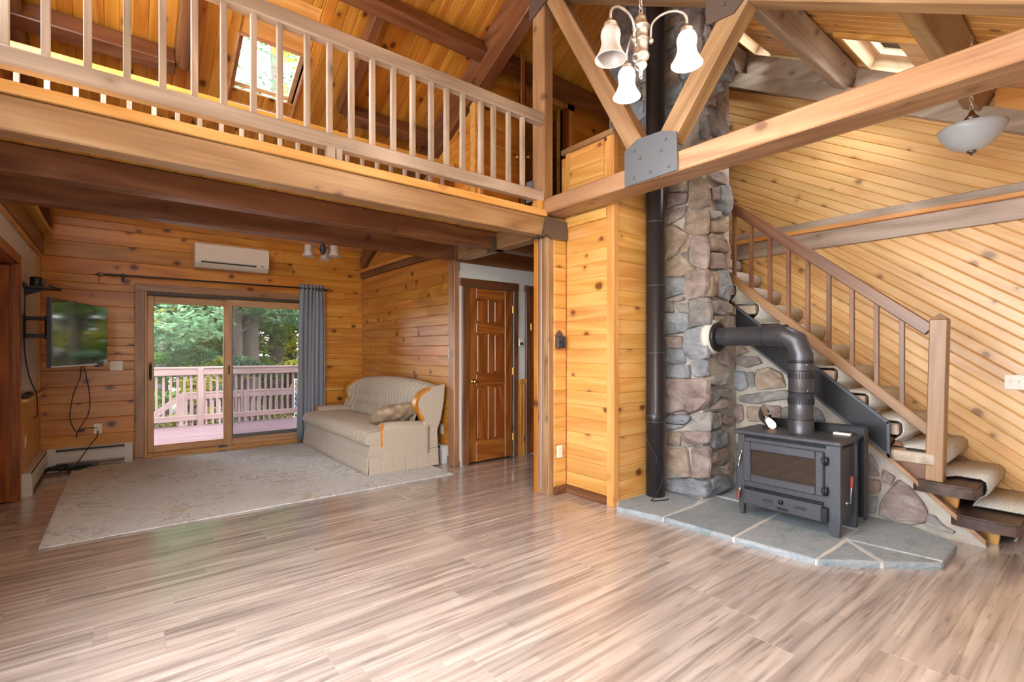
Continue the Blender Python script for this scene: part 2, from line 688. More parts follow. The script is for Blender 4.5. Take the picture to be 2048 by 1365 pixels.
def stone_mat(name, cols, rough=.75, relief=1.0):
    m, nt, b = newmat(name)
    L = nt.links.new
    tc = nd(nt, 'TexCoord')
    oi = nd(nt, 'ObjectInfo')
    mp = nd(nt, 'Mapping')
    L(tc.outputs['Object'], mp.inputs[0])
    cb = nd(nt, 'CombineXYZ')
    L(math_(nt, 'MULTIPLY', oi.outputs['Random'], 60), cb.inputs[0])
    L(math_(nt, 'MULTIPLY', oi.outputs['Random'], 23), cb.inputs[2])
    L(cb.outputs[0], mp.inputs['Location'])
    mp.inputs['Rotation'].default_value = (.4, .3, .5)
    mp.inputs['Scale'].default_value = (1, 1.7, 1)
    n1 = nd(nt, 'TexNoise', Scale=5.0, Detail=5.0, Roughness=.6, Distortion=.6)
    L(mp.outputs[0], n1.inputs['Vector'])
    r = ramp(nt, [(.25, cols[0]), (.45, cols[1]), (.6, cols[2]), (.8, cols[3])], n1.outputs[0])
    n2 = nd(nt, 'TexNoise', Scale=26.0, Detail=6.0, Roughness=.7)
    L(mp.outputs[0], n2.inputs['Vector'])
    hs = nd(nt, 'HueSaturation')
    L(r.outputs[0], hs.inputs['Color'])
    L(math_(nt, 'ADD', math_(nt, 'MULTIPLY', n2.outputs[0], .7), math_(nt, 'ADD', math_(nt, 'MULTIPLY', oi.outputs['Random'], .3), .52)), hs.inputs['Value'])
    L(hs.outputs[0], b.inputs['Base Color'])
    b.inputs['Roughness'].default_value = rough
    bp = nd(nt, 'Bump', Strength=relief, Distance=.03)
    nb = nd(nt, 'TexNoise', Scale=11.0, Detail=7.0, Roughness=.65, Distortion=1.0)
    L(mp.outputs[0], nb.inputs['Vector'])
    L(nb.outputs[0], bp.inputs['Height'])
    L(bp.outputs[0], b.inputs['Normal'])
    return m


def rug_mat():
    m, nt, b = newmat('faded_floral_rug')
    L = nt.links.new
    tc = nd(nt, 'TexCoord')
    n0 = nd(nt, 'TexNoise', Scale=2.3, Detail=2.0)
    L(tc.outputs['Object'], n0.inputs['Vector'])
    wob = nd(nt, 'VectorMath', operation='SCALE')
    L(n0.outputs['Color'], wob.inputs[0])
    wob.inputs['Scale'].default_value = .55
    ad = nd(nt, 'VectorMath', operation='ADD')
    L(tc.outputs['Object'], ad.inputs[0])
    L(wob.outputs[0], ad.inputs[1])
    v = nd(nt, 'TexVoronoi', Scale=1.9, feature='F1')
    L(ad.outputs[0], v.inputs['Vector'])
    # petals: rings around every flower centre, scalloped by a finer cell pattern
    v2 = nd(nt, 'TexVoronoi', Scale=7.0, feature='DISTANCE_TO_EDGE')
    L(ad.outputs[0], v2.inputs['Vector'])
    s = math_(nt, 'PINGPONG', math_(nt, 'MULTIPLY', math_(nt, 'ADD', v.outputs['Distance'], math_(nt, 'MULTIPLY', v2.outputs['Distance'], .8)), 3.4), .5)
    ln = ramp(nt, [(.0, (1, 1, 1)), (.13, (.7, .7, .7)), (.22, (0, 0, 0))], s)
    n1 = nd(nt, 'TexNoise', Scale=1.6, Detail=2.0)
    L(tc.outputs['Object'], n1.inputs['Vector'])
    fade = ramp(nt, [(.36, (0, 0, 0)), (.6, (1, 1, 1))], n1.outputs[0])
    n2 = nd(nt, 'TexNoise', Scale=3.0, Detail=1.0)
    L(tc.outputs['Object'], n2.inputs['Vector'])
    tint = ramp(nt, [(.35, lin(120, 126, 146)), (.5, lin(138, 136, 140)), (.62, lin(178, 160, 112))], n2.outputs[0])
    fac = math_(nt, 'MULTIPLY', math_(nt, 'MULTIPLY', ln.outputs[0], fade.outputs[0]), .6)
    mott = nd(nt, 'TexNoise', Scale=60.0, Detail=3.0)
    L(tc.outputs['Object'], mott.inputs['Vector'])
    base = ramp(nt, [(.3, lin(198, 197, 194)), (.7, lin(214, 213, 210))], mott.outputs[0])
    col = mixc(nt, base.outputs[0], tint.outputs[0], fac)
    L(col, b.inputs['Base Color'])
    b.inputs['Roughness'].default_value = .95
    b.inputs['Specular IOR Level'].default_value = .1
    bp = nd(nt, 'Bump', Strength=.3, Distance=.003)
    nb = nd(nt, 'TexNoise', Scale=320.0, Detail=1.0)
    L(tc.outputs['Object'], nb.inputs['Vector'])
    L(nb.outputs[0], bp.inputs['Height'])
    L(bp.outputs[0], b.inputs['Normal'])
    return m


def speck(name, c1, c2, c3, scale=140, rough=.95, bump=.5):
    m, nt, b = newmat(name)
    L = nt.links.new
    tc = nd(nt, 'TexCoord')
    n = nd(nt, 'TexNoise', Scale=scale, Detail=2.0)
    L(tc.outputs['Object'], n.inputs['Vector'])
    r = ramp(nt, [(.35, c1), (.5, c2), (.65, c3)], n.outputs[0])
    L(r.outputs[0], b.inputs['Base Color'])
    b.inputs['Roughness'].default_value = rough
    b.inputs['Specular IOR Level'].default_value = .15
    bp = nd(nt, 'Bump', Strength=bump, Distance=.006)
    L(n.outputs[0], bp.inputs['Height'])
    L(bp.outputs[0], b.inputs['Normal'])
    return m


def glass_mat(name, tint=(1, 1, 1, 1), refl=1.0):
    m = bpy.data.materials.new(name)
    m.use_nodes = True
    nt = m.node_tree
    nt.nodes.remove(nt.nodes['Principled BSDF'])
    out = nt.nodes['Material Output']
    tr = nd(nt, 'BsdfTransparent')
    tr.inputs[0].default_value = tint
    gl = nd(nt, 'BsdfGlossy')
    gl.inputs['Roughness'].default_value = 0.02
    fr = nd(nt, 'Fresnel', IOR=1.45)
    mx = nd(nt, 'MixShader')
    nt.links.new(math_(nt, 'MULTIPLY', fr.outputs[0], refl), mx.inputs[0])
    nt.links.new(tr.outputs[0], mx.inputs[1])
    nt.links.new(gl.outputs[0], mx.inputs[2])
    nt.links.new(mx.outputs[0], out.inputs[0])
    return m


def leaf_mat(name, cols):
    m = bpy.data.materials.new(name)
    m.use_nodes = True
    nt = m.node_tree
    nt.nodes.remove(nt.nodes['Principled BSDF'])
    out = nt.nodes['Material Output']
    tc = nd(nt, 'TexCoord')
    n = nd(nt, 'TexNoise', Scale=1.7, Detail=4.0)
    nt.links.new(tc.outputs['Object'], n.inputs['Vector'])
    r = ramp(nt, [(.3, cols[0]), (.5, cols[1]), (.7, cols[2])], n.outputs[0])
    d = nd(nt, 'BsdfDiffuse')
    t = nd(nt, 'BsdfTranslucent')
    nt.links.new(r.outputs[0], d.inputs[0])
    nt.links.new(r.outputs[0], t.inputs[0])
    mx = nd(nt, 'MixShader')
    mx.inputs[0].default_value = .45
    nt.links.new(d.outputs[0], mx.inputs[1])
    nt.links.new(t.outputs[0], mx.inputs[2])
    nt.links.new(mx.outputs[0], out.inputs[0])
    return m


M_FLOOR = floor_mat()
M_WHITE = plain('white_paint', lin(206, 205, 202), .7, bump=.05, bscale=300)
M_OFFW = plain('off_white_plastic', lin(226, 220, 208), .4)
M_AC = plain('cream_plastic', lin(226, 216, 200), .3)
M_HEAT = plain('heater_enamel', lin(200, 199, 194), .38)
M_SLOT = plain('dark_slot', lin(26, 24, 24), .6)
M_BLACK = plain('black_plastic', lin(22, 20, 21), .4)
M_CORD = plain('black_rubber', lin(24, 22, 24), .55)
M_IRON = plain('stove_iron', lin(72, 73, 79), .42, .35, bump=.12, bscale=500, var=.14)
M_IRON_D = plain('black_steel', lin(34, 33, 36), .38, .4)
M_FLUE = plain('flue_enamel', lin(40, 36, 38), .34, .3)
M_PIPE = plain('stovepipe_steel', lin(74, 74, 79), .36, .45, var=.08, bscale=60)
M_PLATE = plain('painted_steel_plate', lin(92, 94, 100), .5, .2)
M_BRKT = plain('oiled_steel', lin(104, 92, 84), .38, .5)
M_NICKEL = plain('brushed_nickel', lin(196, 190, 182), .28, .9)
M_BRASS = plain('brass', lin(190, 150, 80), .25, .95)
M_CHROME = plain('chrome', lin(205, 205, 208), .15, 1.0)
M_PEWTER = plain('pewter', lin(120, 104, 90), .35, .85)
M_FABRIC = speck('beige_brocade', lin(168, 154, 137), lin(182, 169, 152), lin(192, 181, 166), 160, .92, .3)
M_CUSH = speck('taupe_plush', lin(142, 120, 98), lin(162, 140, 118), lin(178, 160, 140), 11, .9, .2)
M_CARPET = speck('beige_carpet', lin(150, 142, 132), lin(196, 190, 180), lin(222, 218, 210), 190, .98, .8)
M_CURT = plain('grey_curtain', lin(150, 156, 166), .8, bump=.2, bscale=400)
M_SLATE = stone_mat('bluestone', (lin(112, 124, 128), lin(136, 146, 150), lin(146, 150, 154), lin(124, 136, 142)), .58, .28)
M_GROUT = plain('grout', lin(196, 194, 186), .9, bump=.3, bscale=150)
M_MORTAR = plain('mortar', lin(164, 156, 145), .95, bump=.6, bscale=90, var=.12)
ST_M = [
    stone_mat('fieldstone_grey', (lin(92, 90, 92), lin(128, 124, 122), lin(150, 144, 138), lin(172, 166, 158))),
    stone_mat('fieldstone_brown', (lin(104, 88, 76), lin(140, 122, 106), lin(158, 140, 124), lin(176, 162, 146))),
    stone_mat('fieldstone_slate', (lin(96, 100, 106), lin(126, 130, 136), lin(144, 146, 150), lin(166, 164, 162))),
    stone_mat('fieldstone_mauve', (lin(104, 90, 88), lin(136, 120, 114), lin(152, 138, 132), lin(172, 160, 152))),
]
M_GLASS = glass_mat('clear_glass')
M_SCREEN = glass_mat('insect_screen', (.72, .72, .74, 1), .4)
M_FROST = plain('frosted_glass', lin(176, 164, 156), .35)
M_BOWL = plain('alabaster_glass', lin(176, 178, 178), .3)
for _m in (M_FROST, M_BOWL):
    _m.node_tree.nodes['Principled BSDF'].inputs['Subsurface Weight'].default_value = 0.25
    _m.node_tree.nodes['Principled BSDF'].inputs['Subsurface Radius'].default_value = (.03, .03, .03)
M_LIT = plain('lit_glass', lin(255, 244, 226), .4)
_b = M_LIT.node_tree.nodes['Principled BSDF']
_b.inputs['Emission Color'].default_value = lin(255, 236, 206)
_b.inputs['Emission Strength'].default_value = 1.0
M_TV = plain('tv_glass', lin(16, 16, 18), .06, 0, .8)
M_STOVEGLASS = plain('stove_glass', lin(46, 36, 30), .06, 0, .9)
M_REDW = plain('red_wood_handle', lin(128, 52, 38), .35)
M_RUG = rug_mat()
M_DECK = wood('painted_deck', lin(78, 58, 62), lin(92, 72, 76), lin(104, 84, 88), axis='x', rough=.3, knots=0, tone=.12)
M_RAILP = wood('painted_rail', lin(90, 70, 69), lin(104, 84, 82), lin(118, 98, 95), axis='x', rough=.55, knots=0, tone=.1)
M_BARK = plain('bark', lin(74, 66, 58), .9, bump=.8, bscale=30, var=.25)
M_GROUND = plain('forest_floor', lin(84, 84, 52), .95, var=.35, bscale=12)
LEAFS = [leaf_mat('leaf_green', (lin(62, 92, 38), lin(92, 124, 56), lin(140, 158, 84))),
         leaf_mat('leaf_blue_green', (lin(58, 88, 60), lin(90, 120, 88), lin(134, 156, 120))),
         leaf_mat('leaf_yellow_green', (lin(112, 126, 44), lin(164, 166, 72), lin(208, 198, 110)))]
# ------------------------------------------------------------------ the shell of the house
XL, XR, YF, YB = -0.70, 5.45, -0.86, 7.50
RIDGE = 3.32


def zceil(y):
    return 3.0 + .6 * y if y < RIDGE else 4.992 - .524 * (y - RIDGE)


# floor: laminate boards run along x
fl = struct('floor', MB().box(-2.2, 5.6, -1.0, 7.62, -0.12, -0.012), plain('floor_base', lin(120, 100, 88), .8))
boards(fl, (0, 0, -.012), (1, 0, 0), (0, 1, 0), (0, 0, 1),
       [[(XL, 0.2), (5.45, 0.2), (5.45, 4.66), (XL, 4.66)], [(XL, 4.66), (2.97, 4.66), (2.97, 7.5), (XL, 7.5)], [(-1.6, 5.15), (XL, 5.15), (XL, 6.05), (-1.6, 6.05)]],
       0, .215, M_FLOOR, phase=.03, thick=.012, groove=.0012, butt=1.55, seed=4)
boards(fl, (0, 0, -.012), (1, 0, 0), (0, 1, 0), (0, 0, 1), [[(XL, YF), (5.45, YF), (5.45, 0.2), (XL, 0.2)]],
       0, .215, M_FLOOR, phase=.03, thick=.012, groove=.0012, butt=3.2, seed=9)

# back wall
wb = MB().box(-.82, .2, 7.52, 7.64, -.1, 2.95).box(2.15, 5.6, 7.52, 7.64, -.1, 2.95).box(.2, 2.15, 7.52, 7.64, 2.06, 2.95)
wall_back = struct('wall_back', wb, W('pine_plain'))
ZB = [0, .14, .323, .517, .698, .887, 1.071, 1.176, 1.256, 1.357, 1.448, 1.636, 1.819, 1.998, 2.085, 2.18, 2.36, 2.545, 2.727, 2.82]
for i in range(len(ZB) - 1):
    w_ = ZB[i + 1] - ZB[i]
    lo, hi = ZB[i], ZB[i + 1]
    regs = [[(-.7, lo), (3.0, lo), (3.0, hi), (-.7, hi)]] if lo >= 2.08 else [[(-.7, lo), (.2, lo), (.2, hi), (-.7, hi)], [(2.15, lo), (3.0, lo), (3.0, hi), (2.15, hi)]]
    boards(wall_back, (0, 7.52, 0), (1, 0, 0), (0, 0, 1), (0, -1, 0), regs, 0, w_, W('pine_deep'), phase=lo, groove=.006, butt=2.6 if lo >= 2.08 else 0, seed=20 + i, jit=.004)

# left wall: plaster above a pine dado, timber plate and ledge above
wl = MB()
wl.box(-.82, -.70, YF, -.5, -.1, 2.5)
wl.box(-.82, -.70, 2.5, 5.15, -.1, 2.5)
wl.box(-.82, -.70, -.5, 2.5, -.1, .55)
wl.box(-.82, -.70, -.5, 2.5, 2.45, 2.5)
wl.box(-.82, -.70, 6.0, 7.55, -.1, 2.5)
wl.box(-.82, -.70, 5.15, 6.0, 2.06, 2.5)
wl.box(-.82, -.70, YF, 7.55, 2.5, 2.9)
wl.prism([(YF, 2.48), (3.0, 2.9), (3.0, 4.82)], -.82, -.70, 'x')
wl.prism([(3.0, 4.0), (4.4, 4.0), (4.4, 4.45), (RIDGE, 5.02), (3.0, 4.82)], -.82, -.70, 'x')
wl.prism([(4.4, 2.9), (7.55, 2.9), (7.55, 2.78), (4.4, 4.45)][:2] + [(4.4, 4.45)], -.82, -.70, 'x')
wall_left = struct('wall_left', wl, M_WHITE)
# frame seen from inside (facing +x): eu=+y
boards(wall_left, (-.70, 0, 0), (0, 1, 0), (0, 0, 1), (1, 0, 0), [[(6.09, 0), (7.5, 0), (7.5, .83), (6.09, .83)]], PI / 2, .10, W('pine_deep'), groove=.004, thick=.016, seed=50)
boards(wall_left, (-.70, 0, 0), (0, 1, 0), (0, 0, 1), (1, 0, 0), [[(4.45, 2.62), (7.42, 2.62), (7.5, 2.8), (4.45, 4.38)]], 0, .14, W('pine_deep'), groove=.004, thick=.016, seed=51)
struct('trim_1', MB().cbox(-.70, -.635, 6.07, 7.5, .84, .868, .004), W('orange', 'y'))            # dado cap
struct('trim_2', MB().cbox(-.70, -.672, 4.9, 7.5, 2.335, 2.375, .003), W('pine_plain', 'y'))
struct('trim_3', MB().cbox(-.70, -.655, 4.9, 7.5, 2.375, 2.565, .006), W('dark', 'y'))
struct('trim_4', MB().cbox(-.70, -.575, 4.9, 7.5, 2.565, 2.605, .006), W('orange', 'y'))
struct('trim_5', MB().cbox(-.70, -.68, 7.43, 7.478, .868, 2.335, .002), W('pine_plain', 'z'))

# right wall: diagonal boards under and over a timber band
wr = MB().prism([(YF, -.1), (7.6, -.1), (7.6, 2.76), (RIDGE, 5.0), (YF, 2.48)], 5.47, 5.6, 'x')
wall_right = struct('wall_right', wr, W('pine_plain'))
boards(wall_right, (5.47, 0, 0), (0, -1, 0), (0, 0, 1), (-1, 0, 0), [[(-3.3, 0), (.3, 0), (.3, 2.33), (-3.3, 2.33)]], -math.atan(.735), .0815, W('pine_light'), groove=.008, seed=60)
boards(wall_right, (5.47, 0, 0), (0, -1, 0), (0, 0, 1), (-1, 0, 0), [[(-3.4, 2.55), (.3, 2.55), (.1, 2.66), (-3.0, 4.5), (-3.4, 4.6)]], -math.atan(.575), .079, W('pine_light'), groove=.008, seed=61)
struct('trim_6', MB().cbox(5.39, 5.45, YF, 3.3, 2.515, 2.59, .005), W('grey', 'y'))
struct('trim_7', MB().cbox(5.36, 5.45, YF, 3.3, 2.475, 2.515, .005), W('orange', 'y'))
struct('trim_8', MB().cbox(5.40, 5.45, YF, 3.3, 2.31, 2.475, .005), W('grey', 'y'))

# sofa wall (divides the living room from the hall)
ws = MB().box(2.99, 3.09, 4.72, 7.5, -.1, 2.55)
ws.prism([(4.4, 2.55), (7.5, 2.55), (4.4, 3.95)], 2.99, 3.09, 'x')
wall_sofa = struct('wall_side', ws, W('pine_plain'))
boards(wall_sofa, (2.99, 0, 0), (0, -1, 0), (0, 0, 1), (-1, 0, 0), [[(-7.48, 0), (-4.76, 0), (-4.76, 2.42), (-7.48, 2.42)]], 0, .1215, W('pine_deep'), phase=.02, groove=.006, butt=2.4, seed=71, jit=.003)
boards(wall_sofa, (2.99, 0, 0), (0, -1, 0), (0, 0, 1), (-1, 0, 0), [[(-7.3, 2.55), (-4.45, 2.55), (-4.45, 3.9)]], 0, .1215, W('pine_deep'), phase=.02, groove=.006, seed=72)
struct('trim_9', MB().cbox(2.935, 2.99, 4.8, 7.48, 2.42, 2.50, .005), W('dark', 'y'))
struct('trim_10', MB().cbox(2.90, 2.99, 4.8, 7.48, 2.50, 2.545, .005), W('orange', 'y'))
struct('trim_11', MB().cbox(2.958, 2.985, 4.83, 4.885, 0, 2.42, .003), W('pine_deep', 'z'))
struct('baseboard_side', MB().cbox(2.95, 2.97, 4.8, 4.9, 0, .09, .003), W('dark', 'y'))

# hall wall with the six-panel door
struct('wall_hall', MB().box(3.0, 3.105, 4.70, 4.80, -.1, 2.3).box(3.80, 5.47, 4.70, 4.80, -.1, 2.3).box(3.105, 3.80, 4.70, 4.80, 2.03, 2.3).box(5.40, 5.47, 3.3, 4.7, -.1, 2.3), M_WHITE)
struct('trim_12', MB().cbox(2.985, 3.835, 4.672, 4.70, 2.03, 2.12, .005), W('dark'))
struct('trim_13', MB().cbox(3.02, 3.11, 4.676, 4.70, 0, 2.03, .005), W('dark', 'z'))
struct('trim_14', MB().cbox(3.755, 3.83, 4.676, 4.70, 0, 2.03, .005), W('dark', 'z'))
struct('trim_15', MB().cbox(3.84, 3.96, 4.66, 4.70, .90, .945, .004).cbox(3.85, 3.95, 4.675, 4.70, .875, .90, .003), W('orange'))
wains = struct('trim_16', MB().box(3.83, 3.95, 4.69, 4.70, 0, .88), W('pine_plain', 'z'))
boards(wains, (0, 4.695, 0), (1, 0, 0), (0, 0, 1), (0, -1, 0), [[(3.832, 0), (3.945, 0), (3.945, .875), (3.832, .875)]], PI / 2, .057, W('pine_deep'), thick=.012, groove=.003, phase=3.832)
struct('trim_17', MB().cbox(3.95, 4.03, 4.67, 4.70, 0, 2.03, .005).cbox(3.93, 4.9, 4.672, 4.70, 2.03, 2.11, .005), W('dark', 'z'))

# loft wall with its own door, upstairs
wt = MB().box(2.97, 3.58, 4.36, 4.46, 2.45, 4.45).box(4.27, 5.47, 4.36, 4.46, 2.45, 4.45).box(3.58, 4.27, 4.36, 4.46, 4.30, 4.45)
wall_loft = struct('wall_loft', wt, W('pine_plain'))
boards(wall_loft, (0, 4.36, 0), (1, 0, 0), (0, 0, 1), (0, -1, 0), [[(3.0, 2.5), (3.56, 2.5), (3.56, 4.42), (3.0, 4.42)], [(4.45, 2.5), (5.45, 2.5), (5.45, 4.42), (4.45, 4.42)]], 0, .17, W('pine_deep'), groove=.006, seed=80)
struct('trim_18', MB().cbox(4.27, 4.33, 4.30, 4.40, 2.5, 4.28, .004), W('door', 'z'))
struct('trim_19', MB().cbox(4.33, 4.45, 4.325, 4.36, 2.5, 4.36, .004).cbox(3.5, 4.45, 4.325, 4.36, 4.28, 4.36, .004), W('orange', 'z'))
struct('trim_20', MB().cbox(3.0, 3.06, 4.31, 4.345, 2.5, 4.3, .004), W('pine_plain', 'z'))

# front wall behind the camera
struct('wall_front', MB().box(XL, 5.6, YF - .12, YF, -.1, 2.55), M_WHITE)

# ceiling: two slopes, boards run from ridge to eave, with holes for the skylights
SB, SF = math.sqrt(1 + .524 ** 2), math.sqrt(1 + .36)


def vb(y):
    return (YB - y) * SB


def vf(y):
    return (y - YF) * SF


def roofpiece(mb, x0, x1, y0, y1, dz0=.03, dz1=.12):
    vs = []
    for x in (x0, x1):
        for y in (y0, y1):
            for d in (dz0, dz1):
                yy = min(max(y, -2), 9)
                z = 3.0 + .6 * yy if y1 <= RIDGE + .01 else 4.992 - .524 * (yy - RIDGE)
                vs.append((x, yy, z + d))
    mb.add(vs, [(0, 1, 3, 2), (4, 6, 7, 5), (0, 4, 5, 1), (2, 3, 7, 6), (0, 2, 6, 4), (1, 5, 7, 3)])


rb = MB()
KB = (.84, 1.42, 4.97, 5.60)
for a in [(-.95, KB[0], RIDGE, 7.9), (KB[1], 5.8, RIDGE, 7.9), (KB[0], KB[1], RIDGE, KB[2]), (KB[0], KB[1], KB[3], 7.9)]:
    roofpiece(rb, *a)
K1, K2 = (4.62, 5.36, 1.92, 2.50), (4.62, 5.36, .96, 1.46)
for a in [(-.95, K1[0], -1.3, RIDGE), (K1[1], 5.8, -1.3, RIDGE), (K1[0], K1[1], K1[3], RIDGE), (K1[0], K1[1], K2[3], K1[2]), (K1[0], K1[1], -1.3, K2[2])]:
    roofpiece(rb, *a)
ceiling = struct('ceiling', rb, W('pine_plain'))
Q = lambda x0, x1, v0, v1: [(x0, v0), (x1, v0), (x1, v1), (x0, v1)]
VR = vb(RIDGE)
oz = .034
boards(ceiling, (0, YB, 2.80 + oz), (1, 0, 0), (0, -1, .524), (0, -.524, -1),
       [Q(XL, KB[0], 0, VR), Q(KB[1], 5.45, 0, VR), Q(KB[0], KB[1], 0, vb(KB[3])), Q(KB[0], KB[1], vb(KB[2]), VR)], PI / 2, .096, W('pine_deep'), thick=.022, groove=.006, seed=90)
VRF = vf(RIDGE)
boards(ceiling, (0, YF, 3.0 + .6 * YF + oz), (-1, 0, 0), (0, 1, .6), (0, .6, -1),
       [Q(-K1[0], -XL, 0, VRF), Q(-5.45, -K1[1], 0, VRF), Q(-K1[1], -K1[0], vf(K1[3]), VRF), Q(-K1[1], -K1[0], vf(K2[3]), vf(K1[2])), Q(-K1[1], -K1[0], 0, vf(K2[2]))],
       PI / 2, .096, W('pine'), thick=.022, groove=.006, seed=91)

# ceiling under the loft bridge, its floor on top
loft = struct('ceiling_loft', MB().box(XL, 2.95, 3.22, 4.80, 2.512, 2.53).box(2.95, 5.45, 3.24, 4.40, 2.512, 2.53).box(3.0, 5.47, 4.40, 7.5, 2.50, 2.53), W('pine_plain', 'y'))
boards(loft, (0, 0, 2.512), (1, 0, 0), (0, -1, 0), (0, 0, -1), [[(XL, -4.78), (2.95, -4.78), (2.95, -3.24), (XL, -3.24)], [(2.95, -4.4), (5.45, -4.4), (5.45, -3.4), (2.95, -3.4)]], PI / 2, .145, W('orange'), thick=.024, groove=.005, seed=95)

# closet bay by the flue: boarded on two sides, with a parapet upstairs
cl = MB().box(3.225, 3.86, 2.69, 3.30, -.02, 3.08).box(3.06, 3.225, 3.24, 3.36, -.02, 2.5)
wall_closet = struct('wall_closet', cl, W('pine_plain'))
boards(wall_closet, (3.225, 0, 0), (0, -1, 0), (0, 0, 1), (-1, 0, 0), [[(-3.22, .07), (-2.735, .07), (-2.735, 2.42), (-3.22, 2.42)], [(-3.18, 2.62), (-2.78, 2.62), (-2.78, 3.10), (-3.18, 3.10)]], 0, .124, W('pine'), phase=.07, groove=.007, seed=101)
boards(wall_closet, (0, 2.69, 0), (1, 0, 0), (0, 0, 1), (0, -1, 0), [[(3.26, 0), (3.86, 0), (3.86, 3.10), (3.26, 3.10)]], 0, .124, W('pine'), phase=.07, groove=.007, seed=102)
boards(wall_closet, (0, 3.24, 0), (1, 0, 0), (0, 0, 1), (0, -1, 0), [[(3.05, .07), (3.205, .07), (3.205, 2.33), (3.05, 2.33)]], 0, .124, W('pine'), phase=.07, groove=.007, seed=103)
struct('trim_21', MB().cbox(3.195, 3.225, 2.672, 2.735, 0, 3.10, .003).cbox(3.197, 3.26, 2.658, 2.69, 0, 3.10, .003), W('pine_plain', 'z'))
struct('trim_22', MB().cbox(3.18, 3.88, 2.655, 3.27, 3.10, 3.145, .006), W('oaky', 'y'))
struct('trim_23', MB().cbox(3.198, 3.225, 3.17, 3.22, 2.62, 3.10, .003), W('pine_plain', 'z'))
struct('baseboard_closet', MB().cbox(3.19, 3.21, 2.74, 3.22, 0, .07, .003).cbox(3.06, 3.21, 3.205, 3.225, 0, .075, .003), W('dark', 'y'))
struct('trim_24', MB().cbox(3.19, 3.225, 2.74, 3.22, 2.42, 2.505, .003), W('pine_plain', 'y'))

# the room beyond the left door
struct('wall_beyond', MB().box(-2.3, -2.2, 4.4, 6.6, -.1, 2.5).box(-2.3, -.82, 6.6, 6.7, -.1, 2.5).box(-2.3, -.82, 4.3, 4.4, -.1, 2.5).box(-2.3, -.82, 4.3, 6.7, 2.5, 2.6).box(-2.3, -.82, 4.3, 6.7, -.2, -.1), M_WHITE)

# outside ground
struct('ground', MB().box(-40, 45, 7.7, 60, -1.7, -1.5).box(-40, 45, -30, -1.2, -1.0, -.9), M_GROUND)

# ------------------------------------------------------------------ timbers
beam('loft_beam', 'long reddish brown timber along the front edge of the loft, under its railing', (XL, 3.285, 2.40), (2.955, 3.285, 2.40), .13, .165, W('oaky'), group=None)
beam('loft_beam', 'dark timber under the middle of the loft, between two parallel beams', (XL, 4.01, 2.40), (5.4, 4.01, 2.40), .12, .165, W('dark'))
beam('loft_beam', 'dark timber under the back edge of the loft, nearest the glass door', (XL, 4.735, 2.40), (2.905, 4.735, 2.40), .13, .165, W('dark'))
beam('hall_beam', 'dark beam over the white hall wall, above the six-panel door', (2.91, 4.735, 2.392), (5.4, 4.735, 2.392), .13, .20, W('dark'))
beam('header_beam', 'brown header timber from the column to the post by the sofa wall', (3.02, 3.40, 2.40), (3.02, 4.67, 2.40), .14, .165, W('oaky'))
struct('trim_25', MB().cbox(XL, 2.95, 3.195, 3.225, 2.483, 2.540, .004), W('pine_plain'))
beam('tie_beam', 'long brown tie beam crossing the upper right, with a grey plate at its middle', (3.045, YF, 2.575), (3.045, 3.40, 2.575), .23, .135, W('oaky'))
beam('king_post', 'upright brown post standing at the right end of the loft railing', (2.985, 3.30, 2.64), (2.985, 3.30, 4.45), .16, .11, W('oaky'), up=(1, 0, 0))
beam('web_brace', 'slanting brace from the top of the king post down to the grey plate', (2.995, 3.14, 4.40), (2.995, 2.25, 2.80), .14, .12, W('oaky'), up=(1, 0, 0))
beam('web_brace', 'slanting brace rising from the grey plate towards the skylights', (2.995, 1.985, 2.76), (2.995, 1.36, 3.60), .145, .13, W('oaky'), up=(1, 0, 0))
nF = (0, -.495, .869)
beam('rafter_chord', 'heavy rafter of the front roof slope, along the top edge of the picture', (2.995, .05, 2.722), (2.995, 3.36, 4.605), .13, .19, W('oaky'), up=nF)
ch0, ch1 = Vector((2.995, 3.30, 4.50)), Vector((2.995, 7.40, 2.553))
nB = Vector((0, .429, .903))
beam('rafter_chord', 'heavy dark rafter of the rear slope, running down from the king post', ch0 + nB * .1, ch1 + nB * .1, .14, .2, W('dark'), up=nB)
tag(ob('rafter_filler', MB().prism([(3.36, 4.70), (7.42, 2.76), (7.48, 2.83), (3.36, 4.97)], 2.95, 3.04, 'x'), W('dark', 'y')),
    'dark packing timber between the rear rafter by the king post and the ceiling boards', 'beam')
pn = (0, -.514, .857)
beam('purlin', 'pale knotty purlin between the two front skylights', (2.95, 1.675, 3.885), (5.45, 1.675, 3.885), .125, .20, W('grey'), up=pn)
beam('purlin', 'purlin in front of the skylights, nearest the hanging bowl lamp', (2.95, .745, 3.325), (5.45, .745, 3.325), .125, .20, W('oaky'), up=pn)
beam('purlin', 'purlin beside the chimney top, far side of the small skylight', (4.36, 2.70, 4.50), (5.45, 2.70, 4.50), .125, .20, W('grey'), up=pn)
qn = (0, .464, .886)
beam('purlin', 'long dark purlin high on the rear slope, above the loft railing', (XL, 4.185, 4.40), (5.45, 4.185, 4.40), .13, .2, W('dark'), up=qn)
beam('purlin', 'short dark purlin low on the rear slope, left of the rear skylight', (XL, 5.24, 3.845), (.38, 5.24, 3.845), .13, .19, W('dark'), up=qn)
beam('purlin', 'short dark purlin low on the rear slope, right of the rear skylight', (1.90, 5.24, 3.845), (2.93, 5.24, 3.845), .13, .19, W('dark'), up=qn)
